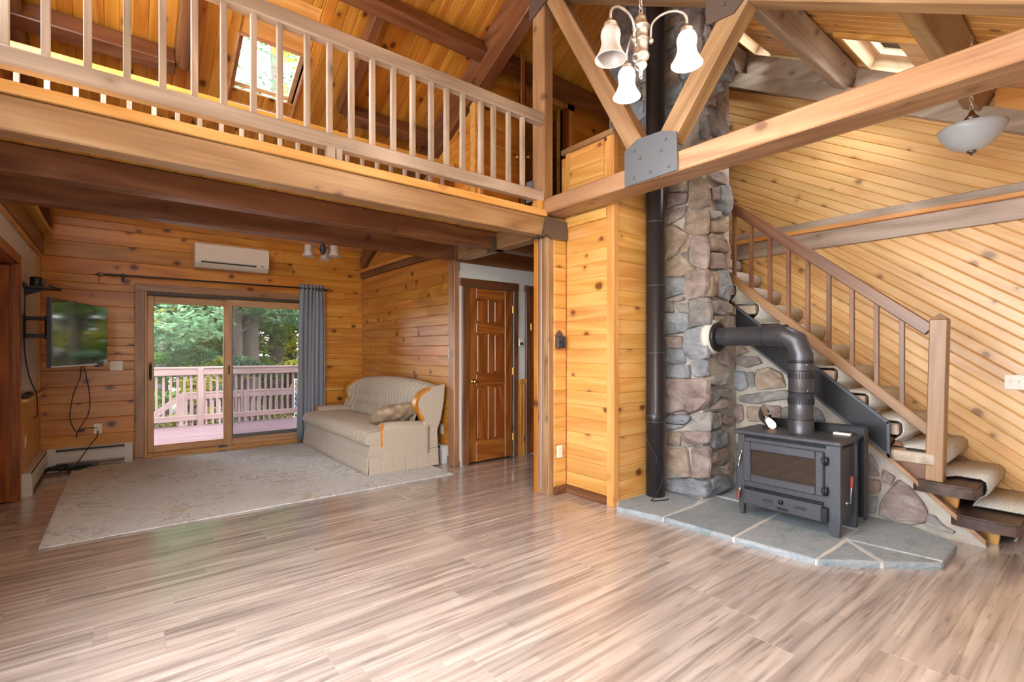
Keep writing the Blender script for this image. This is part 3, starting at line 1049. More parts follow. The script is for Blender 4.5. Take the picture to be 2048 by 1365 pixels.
for x, lab, dep in ((.43, 'dark common rafter on the rear slope, left of the rear skylight', .2), (1.86, 'dark common rafter on the rear slope, right of the rear skylight', .16), (-.62, 'dark gable rafter at the far left of the rear slope', .2)):
    y1 = 4.26 if x > 0 else 3.4
    ye = 5.30 if x > 0 else 7.45
    o0, o1 = Vector((x, ye, zceil(ye))), Vector((x, y1, zceil(y1)))
    s_ = Vector(qn) * -(dep / 2)
    beam('common_rafter', lab, o0 + s_, o1 + s_, .10, dep, W('dark'), up=qn)
# rake along the top of the right wall, and blocking over it
y0, y1 = -.4, 3.2
tag(ob('rake_plate', MB().prism([(y0, 2.665 + .575 * y0), (y1, 2.665 + .575 * y1), (y1, 2.835 + .575 * y1), (y0, 2.835 + .575 * y0)], 5.37, 5.45, 'x'), W('grey', 'y')),
    'sloping rake timber along the top of the diagonal boarded wall', 'beam')
for (a, b, k, lab) in ((1.76, 2.62, 'grey', 'pale blocking board under the small skylight beside the chimney'), (.83, 1.60, 'grey', 'pale blocking board under the second skylight, right wall'), (-.4, .66, 'orange', 'orange blocking board behind the hanging bowl lamp')):
    tag(ob('blocking_board', MB().prism([(a, 2.84 + .575 * a), (b, 2.84 + .575 * b), (b, 3.0 + .6 * b), (a, 3.0 + .6 * a)], 5.40, 5.45, 'x'), W(k, 'y')), lab, 'board')
# casing of the column and post under the loft
col = thing('column', 'brown cased column at the corner of the hall, below the king post', 'column', (3.0, 3.3, 0))
ob('casing', MB().cbox(-.015, .055, -.075, .115, 0, 2.32, .004), W('oaky', 'z'), col)
ob('trim_strip', MB().cbox(-.028, -.012, -.07, -.03, 0, 2.32, .003), W('oaky', 'z'), col)
ob('trim_strip', MB().cbox(-.026, -.012, .06, .11, 0, 2.32, .003), W('pine_deep', 'z'), col)
o = ob('cord_cover', MB().cbox(-.030, -.012, .0, .03, .04, 2.32, .006), plain('cord_cover_vinyl', lin(150, 128, 112), .35), col)
o['label'] = 'pale cord cover running up the column'
beam('hall_post', 'slim brown post where the boarded sofa wall meets the hall', (2.945, 4.745, 0), (2.945, 4.745, 2.318), .13, .07, W('oaky'), up=(1, 0, 0), cat='post')
struct('trim_26', MB().cbox(2.982, 3.012, 4.69, 4.70, .06, 2.2, .002), M_WHITE)

# steel connectors
def bolt(parent, x, y, z, axis='x', s=-1, r=.011, mat=None, name='bolt'):
    mb = MB()
    if axis == 'x':
        mb.lathe([(0, s * .012), (r * .6, s * .012), (r, s * .006), (r, 0), (0, 0)], 6, (0, 0, 0), 'x')
    else:
        mb.lathe([(0, s * .012), (r * .6, s * .012), (r, s * .006), (r, 0), (0, 0)], 6, (0, 0, 0), 'y')
    return ob(name, mb, mat or M_PLATE, parent, Matrix.Translation((x, y, z)))


g = thing('gusset_plate', 'grey steel gusset plate with bolts at the middle of the tie beam', 'bracket', (2.925, 2.10, 2.5))
ob('plate', MB().prism([(y - 2.10, z - 2.5) for y, z in [(2.321, 2.504), (2.321, 2.767), (2.209, 2.822), (2.0, 2.812), (1.888, 2.768), (1.88, 2.51)]], -.012, 0, 'x'), M_PLATE, g)
for y, z in [(2.231, 2.746), (2.183, 2.677), (1.972, 2.743), (2.008, 2.676), (1.945, 2.55), (2.094, 2.555), (2.24, 2.549)]:
    bolt(g, -.012, y - 2.10, z - 2.5)
g = thing('gusset_plate', 'dark steel plate at the top edge where the second brace meets the rafter', 'bracket', (2.93, 1.56, 3.4))
ob('plate', MB().prism([(.12, -.03), (-.06, -.045), (-.16, .04), (-.05, .14), (.12, .2)], -.012, 0, 'x'), M_BRKT, g)
bolt(g, -.012, .0, .04)
g = thing('gusset_plate', 'dark steel plate at the head of the king post', 'bracket', (2.925, 3.27, 4.36))
ob('plate', MB().prism([(.13, -.07), (-.17, .03), (-.17, .16), (.13, .16)], -.014, 0, 'x'), M_BRKT, g)
bolt(g, -.014, .0, .06)
g = thing('shoe_bracket', 'grey steel shoe with two bolts at the foot of the king post', 'bracket', (2.93, 3.30, 2.65))
ob('plate', MB().box(-.012, -.002, .065, .15, .0, .19).add([], []), M_PLATE, g)
bolt(g, -.012, .11, .13)
bolt(g, -.012, .11, .05)
g = thing('beam_hanger', 'bent steel hanger where the loft edge beam rests on the column', 'bracket', (2.95, 3.22, 2.3))
ob('side_plate', MB().add([(-.06, -.02, .0), (-.005, -.02, .185), (-.005, .10, .185), (-.03, .16, .0), (-.05, -.014, .0), (.005, -.014, .185), (.005, .10, .185), (-.02, .16, .0)],
                          [(0, 1, 2, 3), (7, 6, 5, 4), (0, 4, 5, 1), (1, 5, 6, 2), (2, 6, 7, 3), (3, 7, 4, 0)]), M_BRKT, g)
ob('face_plate', MB().prism([(-.05, .03), (-.02, .185), (.235, .165), (.245, .0), (.06, -.005)], -.032, -.022, 'y'), M_BRKT, g)
bolt(g, -.045, .03, .10)
g = thing('beam_hanger', 'dark steel hanger at the end of the middle loft beam', 'bracket', (2.93, 4.01, 2.3))
ob('plate', MB().prism([(-.075, .0), (.075, .0), (.05, .19), (-.05, .19)], .0, .012, 'x').box(-.05, .0, -.075, -.062, 0, .12), M_BRKT, g)
bolt(g, .0, -.03, .09)

# ------------------------------------------------------------------ loft railings
BX = [-.418, -.278, -.125, .03, .181, .326, .468, .623, .768, .929, 1.069, 1.214, 1.36, 1.515, 1.666, 1.818, 1.951, 2.096, 2.271, 2.396, 2.552, 2.704]


def loft_rail(y, label, mat_kind, bx, x0, x1, zsh=0):
    t = thing('loft_railing', label, 'railing', (x0, y, 2.53))
    L = x1 - x0
    ob('top_rail', MB().cbox(0, L, -.035, .045, .77, .868, .008), W(mat_kind), t)
    ob('bottom_rail', MB().cbox(0, L, -.035, .045, .088, .178, .008), W(mat_kind), t)
    base = None
    for x in bx:
        if base is None:
            base = ob('baluster', MB().cbox(-.0165, .0165, -.019, .019, .176, .772, .002), W('grey', 'z'), t, Matrix.Translation((x - x0, 0, 0)))
        else:
            c = base.copy()
            C.objects.link(c)
            c.parent = t
            c.matrix_basis = Matrix.Translation((x - x0, 0, 0))
    return t


t = loft_rail(3.25, 'loft railing facing the camera, pale square balusters over the front beam', 'grey', BX, XL, 2.93)
ob('block', MB().cbox(1.745, 1.80, -.03, .02, -.0, .09, .003), W('grey', 'z'), t)
ob('block', MB().cbox(1.805, 1.845, -.03, .04, -.0, .09, .003), W('grey', 'z'), t)
ob('block', MB().cbox(3.56, 3.628, -.03, .04, -.0, .09, .003), W('orange', 'z'), t)
loft_rail(4.74, 'second loft railing across the bridge, seen behind the front one', 'orange', [-.55 + .152 * i for i in range(23)], XL, 2.93)

# ------------------------------------------------------------------ skylights
def skylight(idx, x0, x1, y0, y1, front, depth, fw, woodk):
    k = .6 if front else -.524
    n = Vector((0, -k, 1)).normalized()
    ex = Vector((1, 0, 0))
    ey = Vector((0, 1, k)).normalized()
    zc = zceil((y0 + y1) / 2)
    M = frame((( x0 + x1) / 2, (y0 + y1) / 2, zc + .02), ex, ey, n)
    hx, hy = (x1 - x0) / 2, (y1 - y0) / 2 * math.sqrt(1 + k * k)
    mb = MB()
    mb.cbox(-hx - .02, -hx + .0, -hy, hy, -.03, depth, .002).cbox(hx, hx + .02, -hy, hy, -.03, depth, .002)
    mb.cbox(-hx - .02, hx + .02, -hy - .02, -hy, -.03, depth, .002).cbox(-hx - .02, hx + .02, hy, hy + .02, -.03, depth, .002)
    w = ob('window_%d' % idx, mb, W(woodk), None, M)
    w['kind'] = 'structure'
    for nm, b in (('sash', (-hx, -hx + fw, -hy, hy)), ('sash', (hx - fw, hx, -hy, hy)), ('sash', (-hx + fw, hx - fw, -hy, -hy + fw)), ('sash', (-hx + fw, hx - fw, hy - fw, hy))):
        ob(nm, MB().cbox(*b, depth - .06, depth - .01, .004), W(woodk), w)
    ob('pane', MB().box(-hx + fw * .7, hx - fw * .7, -hy + fw * .7, hy - fw * .7, depth - .03, depth - .024), M_GLASS, w)
    return w, hx, hy


M_PINKW = 'orange'
w, hx, hy = skylight(2, *KB, False, .11, .045, 'sash')
o = ob('roller_shade', MB().tube([(-hx + .045, -0, 0), (hx - .045, 0, 0)], .022, 10), plain('shade_fabric', lin(206, 178, 136), .8), w, Matrix.Translation((0, hy - .14, .075)))
o['label'] = 'rolled pleated shade across the lower part of the skylight'
ob('latch', MB().cbox(-.05, .05, -.006, .006, .03, .045, .003), M_NICKEL, w, Matrix.Translation((0, hy - .03, .02)))
skylight(3, *K1, True, .15, .03, 'pale')
skylight(4, *K2, True, .15, .03, 'pale')
for i, (yy0, yy1) in enumerate(((K1[2], K1[3]), (K2[2], K2[3]))):
    a, b = yy0 - .12, yy1 + .05
    struct('trim_%d' % (27 + i), MB().prism([(a, zceil(a) - .035), (b, zceil(b) - .035), (b, zceil(b) + .005), (a, zceil(a) + .005)], 4.56, 4.60, 'x'), W('orange', 'y'))

for (x0_, x1_, y0_, y1_), nm in ((K1, 'skylight_daylight_far'), (K2, 'skylight_daylight_near')):
    yc = (y0_ + y1_) / 2
    n_ = Vector((0, -.6, 1)).normalized()
    p_ = Vector(((x0_ + x1_) / 2, yc, zceil(yc))) + n_ * .34
    area(nm, p_, (math.atan(.6), 0, 0), .70, .60, 16, (.95, .98, 1.0))
ST_L=[[[2280,3287],[2210,3275],[2186,3124],[2230,3083],[2278,3118]],[[2352,3105],[2291,3105],[2218,3047],[2230,3020],[2352,3047]],[[2592,2829],[2389,2793],[2394,2689],[2592,2725]],[[2363,2795],[2301,2792],[2220,2719],[2186,2526],[2301,2520],[2379,2552]],[[2603,2713],[2400,2672],[2416,2589],[2547,2591],[2603,2574]],[[2581,2554],[2405,2558],[2426,2476],[2569,2438],[2603,2445]],[[2400,2495],[2301,2508],[2220,2469],[2200,2382],[2210,2297],[2332,2292],[2416,2346]],[[2632,2427],[2514,2403],[2405,2315],[2405,2248],[2502,2167],[2629,2112]],[[2400,2276],[2373,2261],[2389,2154],[2464,2166],[2448,2217]],[[2358,2287],[2311,2288],[2230,2250],[2200,2166],[2210,2002],[2260,2004],[2363,2050]],[[2626,2087],[2459,2151],[2405,2085],[2321,1993],[2470,1954],[2626,1972]],[[2437,2147],[2389,2150],[2384,2063],[2416,2106]],[[2626,1952],[2416,1933],[2421,1804],[2525,1789],[2626,1773]],[[2400,1969],[2332,1980],[2210,1974],[2220,1827],[2240,1764],[2384,1743],[2405,1817]],[[2626,1748],[2541,1746],[2541,1648],[2626,1648]],[[2519,1759],[2426,1766],[2426,1737],[2514,1739]],[[2508,1719],[2384,1715],[2379,1629],[2470,1644],[2502,1690]],[[2358,1732],[2291,1750],[2200,1728],[2176,1612],[2190,1530],[2280,1515],[2363,1504]],[[2626,1631],[2384,1617],[2375,1528],[2405,1472],[2514,1451],[2626,1459]],[[2615,1424],[2453,1421],[2437,1329],[2547,1324],[2615,1350]],[[2416,1463],[2311,1493],[2230,1504],[2195,1401],[2210,1254],[2291,1225],[2384,1243],[2426,1309]],[[2621,1312],[2437,1307],[2426,1194],[2547,1187],[2621,1200]],[[2621,1171],[2426,1171],[2405,1061],[2621,1052]],[[2421,1162],[2373,1172],[2368,1063],[2394,1062]],[[2352,1211],[2210,1213],[2210,1088],[2342,1083]],[[2609,1028],[2316,1046],[2205,1061],[2200,881],[2260,811],[2416,744],[2603,750]],[[2603,710],[2416,735],[2373,706],[2448,630],[2603,572]],[[2352,727],[2260,765],[2186,781],[2186,634],[2280,613],[2373,639]],[[2586,559],[2459,580],[2459,460],[2586,455]],[[2443,583],[2205,613],[2205,521],[2394,465],[2443,467]],[[2586,406],[2405,439],[2368,207],[2481,199],[2586,237]],[[2347,453],[2230,480],[2190,468],[2190,243],[2291,213],[2347,254]],[[2586,143],[2352,196],[2215,187],[2215,76],[2301,61],[2586,50]]]
ST_F=[[[3860,3351],[3983,3394],[4204,3345],[4223,3233],[4092,3149],[3947,3204]],[[4055,3512],[4166,3567],[4214,3494],[4204,3384],[4073,3403]],[[3956,3442],[4037,3492],[4037,3420],[3938,3404]],[[4092,3648],[4204,3697],[4204,3599],[4129,3574]],[[3965,2690],[4064,2720],[4064,2615],[3974,2588]],[[4092,2736],[4243,2767],[4281,2647],[4262,2515],[4129,2540],[4083,2609]],[[3938,2798],[4129,2869],[4223,2831],[4223,2778],[4028,2770]],[[3956,2500],[4129,2531],[4157,2477],[3983,2434]],[[3965,2407],[4223,2450],[4223,2352],[3961,2317]],[[3947,2297],[4129,2295],[4223,2211],[4204,2179],[3961,2158]],[[3961,2130],[4166,2159],[4176,2029],[3965,2003]],[[4233,2290],[4281,2188],[4272,2059],[4214,2033],[4233,2173]],[[4064,1989],[4243,2007],[4281,1922],[4311,1845],[4262,1753],[4092,1780],[4055,1864]],[[3912,1955],[4028,1976],[4055,1806],[3947,1756],[3895,1767]],[[3992,1721],[4129,1739],[4281,1705],[4281,1645],[4129,1619],[4010,1623]],[[3983,1593],[4129,1599],[4129,1551],[3983,1536]],[[3983,1328],[4055,1338],[4055,1242],[3992,1243]],[[4073,1290],[4243,1310],[4321,1240],[4243,1162],[4129,1194]],[[3992,1078],[4262,1099],[4272,1010],[4055,990],[3974,1013]],[[3961,966],[4281,958],[4281,871],[4055,899],[3961,844]],[[3965,796],[4092,878],[4321,819],[4281,782],[4129,789]],[[4157,733],[4321,700],[4281,624],[4166,655]],[[3983,757],[4120,756],[4129,629],[3992,624]],[[3974,597],[4129,605],[4243,569],[4252,460],[4010,456],[3969,532]],[[4037,424],[4262,429],[4272,330],[4129,291],[3983,331]],[[4129,277],[4281,289],[4281,210],[4204,202]],[[3956,199],[4129,209],[4272,142],[4272,68],[3930,65]]]
ST_K=[[[2239,1319],[2198,1332],[2143,1284],[2254,1253]],[[2285,1182],[2234,1243],[2069,1240],[2031,1187],[2158,1145]],[[2306,1090],[2183,1104],[2163,976],[2218,932],[2296,953]],[[2158,1100],[2103,1102],[2094,984],[2140,977]],[[2069,1113],[1974,1145],[1864,1101],[1837,994],[1937,974],[2060,952]],[[2223,882],[2089,916],[1811,963],[1759,897],[1937,864],[2060,825],[2198,833]],[[2296,795],[2203,793],[2193,674],[2239,649],[2301,672]],[[2153,788],[2012,795],[2012,713],[2060,674],[2153,668]],[[1993,812],[1873,817],[1869,705],[1988,691]],[[1851,796],[1724,854],[1657,723],[1846,707]],[[1600,833],[1559,805],[1528,729],[1592,722]],[[2310,423],[2248,438],[2248,231],[2305,241]],[[2310,199],[2248,221],[2248,39],[2316,34]],[[1265,513],[1216,480],[1168,365],[1258,364]],[[1251,315],[1168,328],[1168,234],[1244,216]],[[1244,175],[1181,198],[1188,72],[1244,66]],[[2217,437],[1983,492],[1973,301],[2197,240]],[[1945,497],[1732,538],[1715,348],[1936,298]],[[1681,536],[1488,564],[1480,373],[1673,337]],[[1457,543],[1294,508],[1294,357],[1449,344]],[[2217,196],[1890,259],[1909,104],[2207,38]],[[1854,266],[1599,315],[1591,138],[1845,89]],[[1567,303],[1279,326],[1272,176],[1559,118]],[[2207,8],[1732,87],[1732,-23],[2197,-120]],[[1681,81],[1279,150],[1272,59],[1673,-36]],[[1239,511],[1212,506],[1169,411],[1234,418]],[[1138,406],[1074,372],[1097,306],[1148,322]],[[1235,314],[1157,309],[1157,246],[1234,220]],[[1234,182],[1177,186],[1188,90],[1234,83]],[[1163,82],[1115,237],[1045,342],[980,302],[924,228],[891,166],[903,88],[973,56],[1074,41]],[[879,143],[842,142],[802,94],[741,67],[754,53],[815,56],[893,69]],[[1235,49],[1180,50],[1188,10],[1227,9]]]
# ------------------------------------------------------------------ chimney, knee wall and hearth
def fill_rows(y_lo, y_hi, z_lo, z_hi, seed):
    rnd = random.Random(seed)
    out = []
    z = z_lo
    while z < z_hi - 60:
        h = rnd.randint(120, 230)
        y = y_lo
        while y < y_hi - 40:
            w = rnd.randint(130, 280)
            b = min(y + w, y_hi)
            if y_hi - b < 70:
                b = y_hi
            j = lambda: rnd.randint(-14, 14)
            out.append([(y + 12 + j(), z + 10 + j()), (b - 12 + j(), z + 10 + j()), (b - 10 + j(), z + h * .6), (b - 14 + j(), z + h - 8 + j()), (y + 14 + j(), z + h - 8 + j()), (y + 8 + j(), z + h * .5)])
            y = b
        z += h
    return out


chim = thing('chimney', 'tall fieldstone chimney behind the wood stove, rising through the roof', 'chimney', (3.88, 2.26, 0))
o = ob('mortar', MB().box(0, .435, 0, 1.02, .0, 4.95), M_MORTAR, chim, Matrix.Identity(4))
Mi = Matrix.Translation(chim.location).inverted()


def stones_on(parent, O, eu, ev, en, polys, depth, mats, seed):
    before = set(parent.children)
    stones(parent, Vector(O) - parent.location, eu, ev, en, polys, depth, mats, seed)


neg = lambda polys: [[(-a, b) for a, b in p] for p in polys]
stones_on(chim, (3.88, 0, 0), (0, -1, 0), (0, 0, 1), (-1, 0, 0), neg(ST_L), .040, ST_M, 5)
stones_on(chim, (3.88, 0, 0), (0, -1, 0), (0, 0, 1), (-1, 0, 0), neg(fill_rows(2250, 3240, 3330, 4800, 8)), .040, ST_M, 6)
stones_on(chim, (3.88, 0, 0), (0, -1, 0), (0, 0, 1), (-1, 0, 0), neg(fill_rows(2700, 3240, 3160, 3330, 9)), .035, ST_M, 7)
stones_on(chim, (0, 2.26, 0), (1, 0, 0), (0, 0, 1), (0, -1, 0), ST_F, .055, ST_M, 8)
stones_on(chim, (0, 2.26, 0), (1, 0, 0), (0, 0, 1), (0, -1, 0), fill_rows(3880, 4330, 3720, 4800, 12), .05, ST_M, 9)

KN = [(.585, .02), (.749, .166), (.979, .375), (1.219, .585), (1.588, .915), (2.124, 1.372), (2.27, 1.50), (2.27, .0), (.585, .0)]
knee = thing('stone_knee_wall', 'fieldstone wall under the stairs behind the wood stove', 'wall', (4.46, 1.4, 0))
ob('mortar', MB().prism([(y - 1.4, z) for y, z in KN], 0, .06, 'x').box(-.16, .0, .872, 1.05, 0, 1.62), M_MORTAR, knee)
pk = []
for p in ST_K:
    q = [(a, max(b, 46)) for a, b in p]
    if max(b for a, b in q) - min(b for a, b in q) > 30:
        pk.append(q)
stones_on(knee, (4.46, 0, 0), (0, -1, 0), (0, 0, 1), (-1, 0, 0), neg(pk), .034, ST_M, 11)
mb = MB()
for (y0, z0), (y1, z1) in zip(KN[:6], KN[1:7]):
    mb.prism([(y0 - 1.4, z0), (y1 - 1.4, z1), (y1 - 1.4, z1 + .035), (y0 - 1.4, z0 + .035)], -.025, .05, 'x')
ob('trim', mb, W('oaky', 'y'), knee)

# hearth of bluestone slabs
HZ = .04
hearth = thing('hearth', 'grey bluestone hearth of six slabs with pale joints, under the stove', 'hearth', (3.9, 1.6, 0))
HP = [(3.125, 2.575), (3.205, 2.20), (3.235, 1.665), (3.28, 1.175), (3.545, .912), (3.805, .685), (4.26, .69), (4.47, 1.0), (4.47, 2.28), (3.87, 2.28), (3.87, 2.69), (3.25, 2.69)]
gi = inset([(x, y) for x, y in HP], .012)
ob('grout', MB().prism([(x - 3.9, y - 1.6) for x, y in gi], .0, HZ - .006, 'z'), M_GROUT, hearth)
SL = [[(3.125, 2.575), (3.205, 2.205), (3.67, 2.215), (3.86, 2.27), (3.86, 2.66), (3.26, 2.66)],
      [(3.205, 2.19), (3.235, 1.675), (3.60, 1.69), (4.02, 1.70), (4.02, 2.22), (3.69, 2.20)],
      [(3.237, 1.66), (3.28, 1.185), (3.78, 1.185), (4.05, 1.19), (4.05, 1.685), (3.60, 1.675)],
      [(3.287, 1.172), (3.545, .922), (3.765, 1.165)],
      [(3.553, .908), (3.80, .692), (3.835, .70), (3.785, 1.162)],
      [(3.85, .688), (4.26, .693), (4.465, 1.0), (4.465, 2.27), (4.06, 2.27), (4.06, 1.175), (3.80, 1.172)]]
for i, s in enumerate(SL):
    rnd = random.Random(40 + i)
    p = s if parea(s) > 0 else s[::-1]
    q = []
    for a in range(len(p)):
        A, B = p[a], p[(a + 1) % len(p)]
        n_ = max(1, int(math.hypot(B[0] - A[0], B[1] - A[1]) / .05))
        for k in range(n_):
            t_ = k / n_
            q.append((A[0] + (B[0] - A[0]) * t_ - 3.9, A[1] + (B[1] - A[1]) * t_ - 1.6))
    cx = sum(a for a, b in q) / len(q)
    cy = sum(b for a, b in q) / len(q)
    m = len(q)
    vs = []
    for lv, z in enumerate((0.0, .018, .034, HZ)):
        for a, b in q:
            sh = (0.002, .0, .003, .011)[lv] + rnd.random() * .006
            l = math.hypot(a - cx, b - cy) + 1e-6
            vs.append((a - (a - cx) / l * sh, b - (b - cy) / l * sh, z + (rnd.random() - .5) * .002 * (lv > 0)))
    fs = [tuple(range(3 * m, 4 * m))]
    for lv in range(3):
        fs += [(lv * m + j, lv * m + (j + 1) % m, (lv + 1) * m + (j + 1) % m, (lv + 1) * m + j) for j in range(m)]
    mb = MB().add([(x - cx, y - cy, z) for x, y, z in vs], fs)
    ob('slab', mb, M_SLATE, hearth, Matrix.Translation((cx, cy, 0)))

# ------------------------------------------------------------------ stairs
stairs = thing('staircase', 'open stairs of thick timber treads climbing along the diagonal boarded wall', 'stairs', (4.93, .4, 0))
RIS = .19
TX0, TX1 = 4.46, 5.44


def tread_front(n):
    return {1: .425, 2: .63}.get(n, .845 + (n - 3) * .208)


def on(x, y, z):
    return (x - 4.93, y - .4, z)


for n in range(1, 13):
    yf, z = tread_front(n), RIS * n
    th = .082 if n > 2 else .078
    yb = yf + (.30 if n > 2 else .335)
    x0 = TX0 if n > 2 else 4.42
    if n > 2:
        mb = MB().cbox(x0 - 4.95, TX1 - 4.95, 0, yb - yf, -th, 0, .008)
    else:
        # the two bottom treads are worn half-logs with a rounded, darkened end
        pts = []
        for k in range(17):
            a = PI * k / 16
            pts.append((x0 - 4.95 + .03 - .032 * math.sin(a) ** .6, (yb - yf) * k / 16))
        poly = pts + [(TX1 - 4.95, yb - yf), (TX1 - 4.95, 0)]
        mb = MB().prism(poly, -th, -.012, 'z').prism([(x + (.012 if x < 4.6 - 4.95 else 0), y * .97 + .004) for x, y in poly], -.012, 0, 'z')
    ob('tread', mb, W('char') if n <= 2 else W('grey'), stairs, Matrix.Translation(on(4.95, yf, z)))
for n in range(1, 4):
    yf, z = tread_front(n), RIS * n
    ob('cleat', MB().cbox(-.022, .022, -.05, .05, 0, .112, .003), W('orange', 'z'), stairs, Matrix.Translation(on(4.62, yf + .17, z - .19)) @ Matrix.Rotation(.12, 4, 'X'))
for x in (4.52, 5.40):
    mb = MB().prism([(.42, .16), (.62, .30), (2.55, 2.05), (2.55, 2.34), (2.35, 2.16), (.40, .40)], -.02, .02, 'x')
    ob('stringer', mb, W('dark', 'y'), stairs, Matrix.Translation(on(x, .42, 0)))
# carpet: one runner that laps every tread
cr = []
for n in range(1, 13):
    yf, z = tread_front(n), RIS * n
    nose = [(yf + .05, z - RIS + .012), (yf + .035, z - .12), (yf - .004, z - .085), (yf - .014, z - .05), (yf - .010, z - .004), (yf + .012, z + .012)]
    nose[0] = (yf + .06, z - RIS + (.012 if n > 1 else .02))
    cr += nose
    cr.append((yf + .14, z + .013))
    cr.append((tread_front(n + 1) + .03, z + .012))
runner = thing('carpet_runner', 'speckled beige carpet runner lapping over the stair treads', 'carpet', (4.95, .4, 0))
vs, fs = [], []
nn = len(cr)


def cx0(y):
    return 4.70 if y < .80 else 4.50


for y, z in cr:
    vs.append((cx0(y) - 4.95, y - .4, z))
    vs.append((5.43 - 4.95, y - .4, z))
for i in range(nn - 1):
    fs.append((2 * i, 2 * i + 1, 2 * i + 3, 2 * i + 2))
o = ob('pile', MB().add(vs, fs, True), M_CARPET, runner)
sm = o.modifiers.new('thickness', 'SOLIDIFY')
sm.thickness = .012
sm.offset = 1
ob('binding', MB().tube([(cx0(y) - 4.952, y - .4, z + .004) for y, z in cr], .004, 5), M_CORD, runner)

# black heat shield between stove and stairs
hsd = thing('heat_shield', 'black sheet-metal heat shield slanting along the stairs behind the stovepipe', 'panel', (4.41, 1.6, .5))
HS = [(2.24, 1.712), (1.09, .775), (1.088, .512), (2.24, 1.455)]
ob('sheet', MB().prism([(y - 1.6, z - .5) for y, z in HS], -.004, .004, 'x'), M_IRON_D, hsd)
mb = MB()
for (ya, za), (yb, zb) in ((HS[0], HS[1]), (HS[2], HS[3]), (HS[1], HS[2])):
    d = Vector((0, yb - ya, zb - za))
    nrm = Vector((0, -d.z, d.y)).normalized() * .018
    mb.prism([(ya - 1.6, za - .5), (yb - 1.6, zb - .5), (yb - 1.6 + nrm.y, zb - .5 + nrm.z), (ya - 1.6 + nrm.y, za - .5 + nrm.z)], -.016, .006, 'x')
ob('flange', mb, M_IRON, hsd)

# stair railing
sr = thing('stair_railing', 'brown stair railing with nine square balusters and a thick newel post', 'railing', (4.53, .85, .38))
Mt = Matrix.Translation((0, 0, 0)) @ Matrix.Rotation(.022, 4, 'X')
mb = MB().cbox(-.05, .05, -.05, .05, 0, 1.14, .006)
mb.add([(-.05, -.05, 1.138), (.05, -.05, 1.138), (.05, .05, 1.138), (-.05, .05, 1.138), (0, 0, 1.185)], [(0, 1, 4), (1, 2, 4), (2, 3, 4), (3, 0, 4)])
ob('newel_post', mb, W('oaky', 'z'), sr, Matrix.Translation((-.012, .005, 0)) @ Mt)


def rail_part(name, a, b, w, h, kind):
    p0, p1 = Vector((.0, a[0] - .85, a[1] - .38)), Vector((.0, b[0] - .85, b[1] - .38))
    ex = (p1 - p0).normalized()
    ez = Vector((0, -ex.z, ex.y))
    ey = ez.cross(ex)
    L = (p1 - p0).length
    return ob(name, MB().cbox(-L / 2, L / 2, -w / 2, w / 2, -h / 2, h / 2, .006), W(kind), sr, frame((p0 + p1) / 2, ex, ey, ez))


rail_part('handrail', (.885, 1.443), (2.42, 2.725), .05, .088, 'dark')
rail_part('bottom_rail', (.885, .722), (2.42, 2.048), .05, .074, 'oaky')
for y in (2.318, 2.159, 1.994, 1.839, 1.684, 1.527, 1.365, 1.204, 1.047):
    zt, zb = 1.472 + (y - .92) * .8353, .752 + (y - .92) * .864
    ob('baluster', MB().cbox(-.015, .015, -.015, .015, zb + .03, zt - .04, .002), W('dark', 'z'), sr, Matrix.Translation((.0, y - .85, -.38)))

# ------------------------------------------------------------------ wood stove and pipes
stove = thing('wood_stove', 'black cast iron wood stove with a glass door, standing on the bluestone hearth', 'stove', (3.94, 1.55, HZ))
L_ = lambda x, y, z: (x - 3.94, y - 1.55, z - HZ)


def sbox(name, x0, x1, y0, y1, z0, z1, mat, c=.006, par=None):
    return ob(name, MB().cbox(x0 - 3.94, x1 - 3.94, y0 - 1.55, y1 - 1.55, z0 - HZ, z1 - HZ, c), mat, par or stove)


sbox('body', 3.765, 4.12, 1.215, 1.885, .125, .640, M_IRON, .012)
sbox('lower_lip', 3.775, 4.10, 1.26, 1.86, .640, .658, M_IRON_D, .003)
sbox('top_plate', 3.73, 4.15, 1.185, 1.92, .658, .690, M_IRON, .008)
for y0, y1 in ((1.20, 1.285), (1.845, 1.895)):
    for x0, x1 in ((3.757, 3.80), (4.08, 4.125)):
        w = y1 - y0
        mb = MB().add([(x0 - 3.94, y0 - 1.55, .62), (x1 - 3.94, y0 - 1.55, .62), (x1 - 3.94, y1 - 1.55, .62), (x0 - 3.94, y1 - 1.55, .62),
                       (x0 - 3.94 + .004, y0 - 1.55 + .008, 0), (x1 - 3.94 - .004, y0 - 1.55 + .008, 0), (x1 - 3.94 - .004, y1 - 1.55 - w * .35, 0), (x0 - 3.94 + .004, y1 - 1.55 - w * .35, 0),
                       (x0 - 3.94, y0 - 1.55, .14), (x1 - 3.94, y0 - 1.55, .14), (x1 - 3.94, y1 - 1.55, .14), (x0 - 3.94, y1 - 1.55, .14)],
                      [(0, 3, 2, 1), (4, 5, 6, 7), (0, 1, 9, 8), (1, 2, 10, 9), (2, 3, 11, 10), (3, 0, 8, 11), (8, 9, 5, 4), (9, 10, 6, 5), (10, 11, 7, 6), (11, 8, 4, 7)])
        ob('leg', mb, M_IRON, stove)
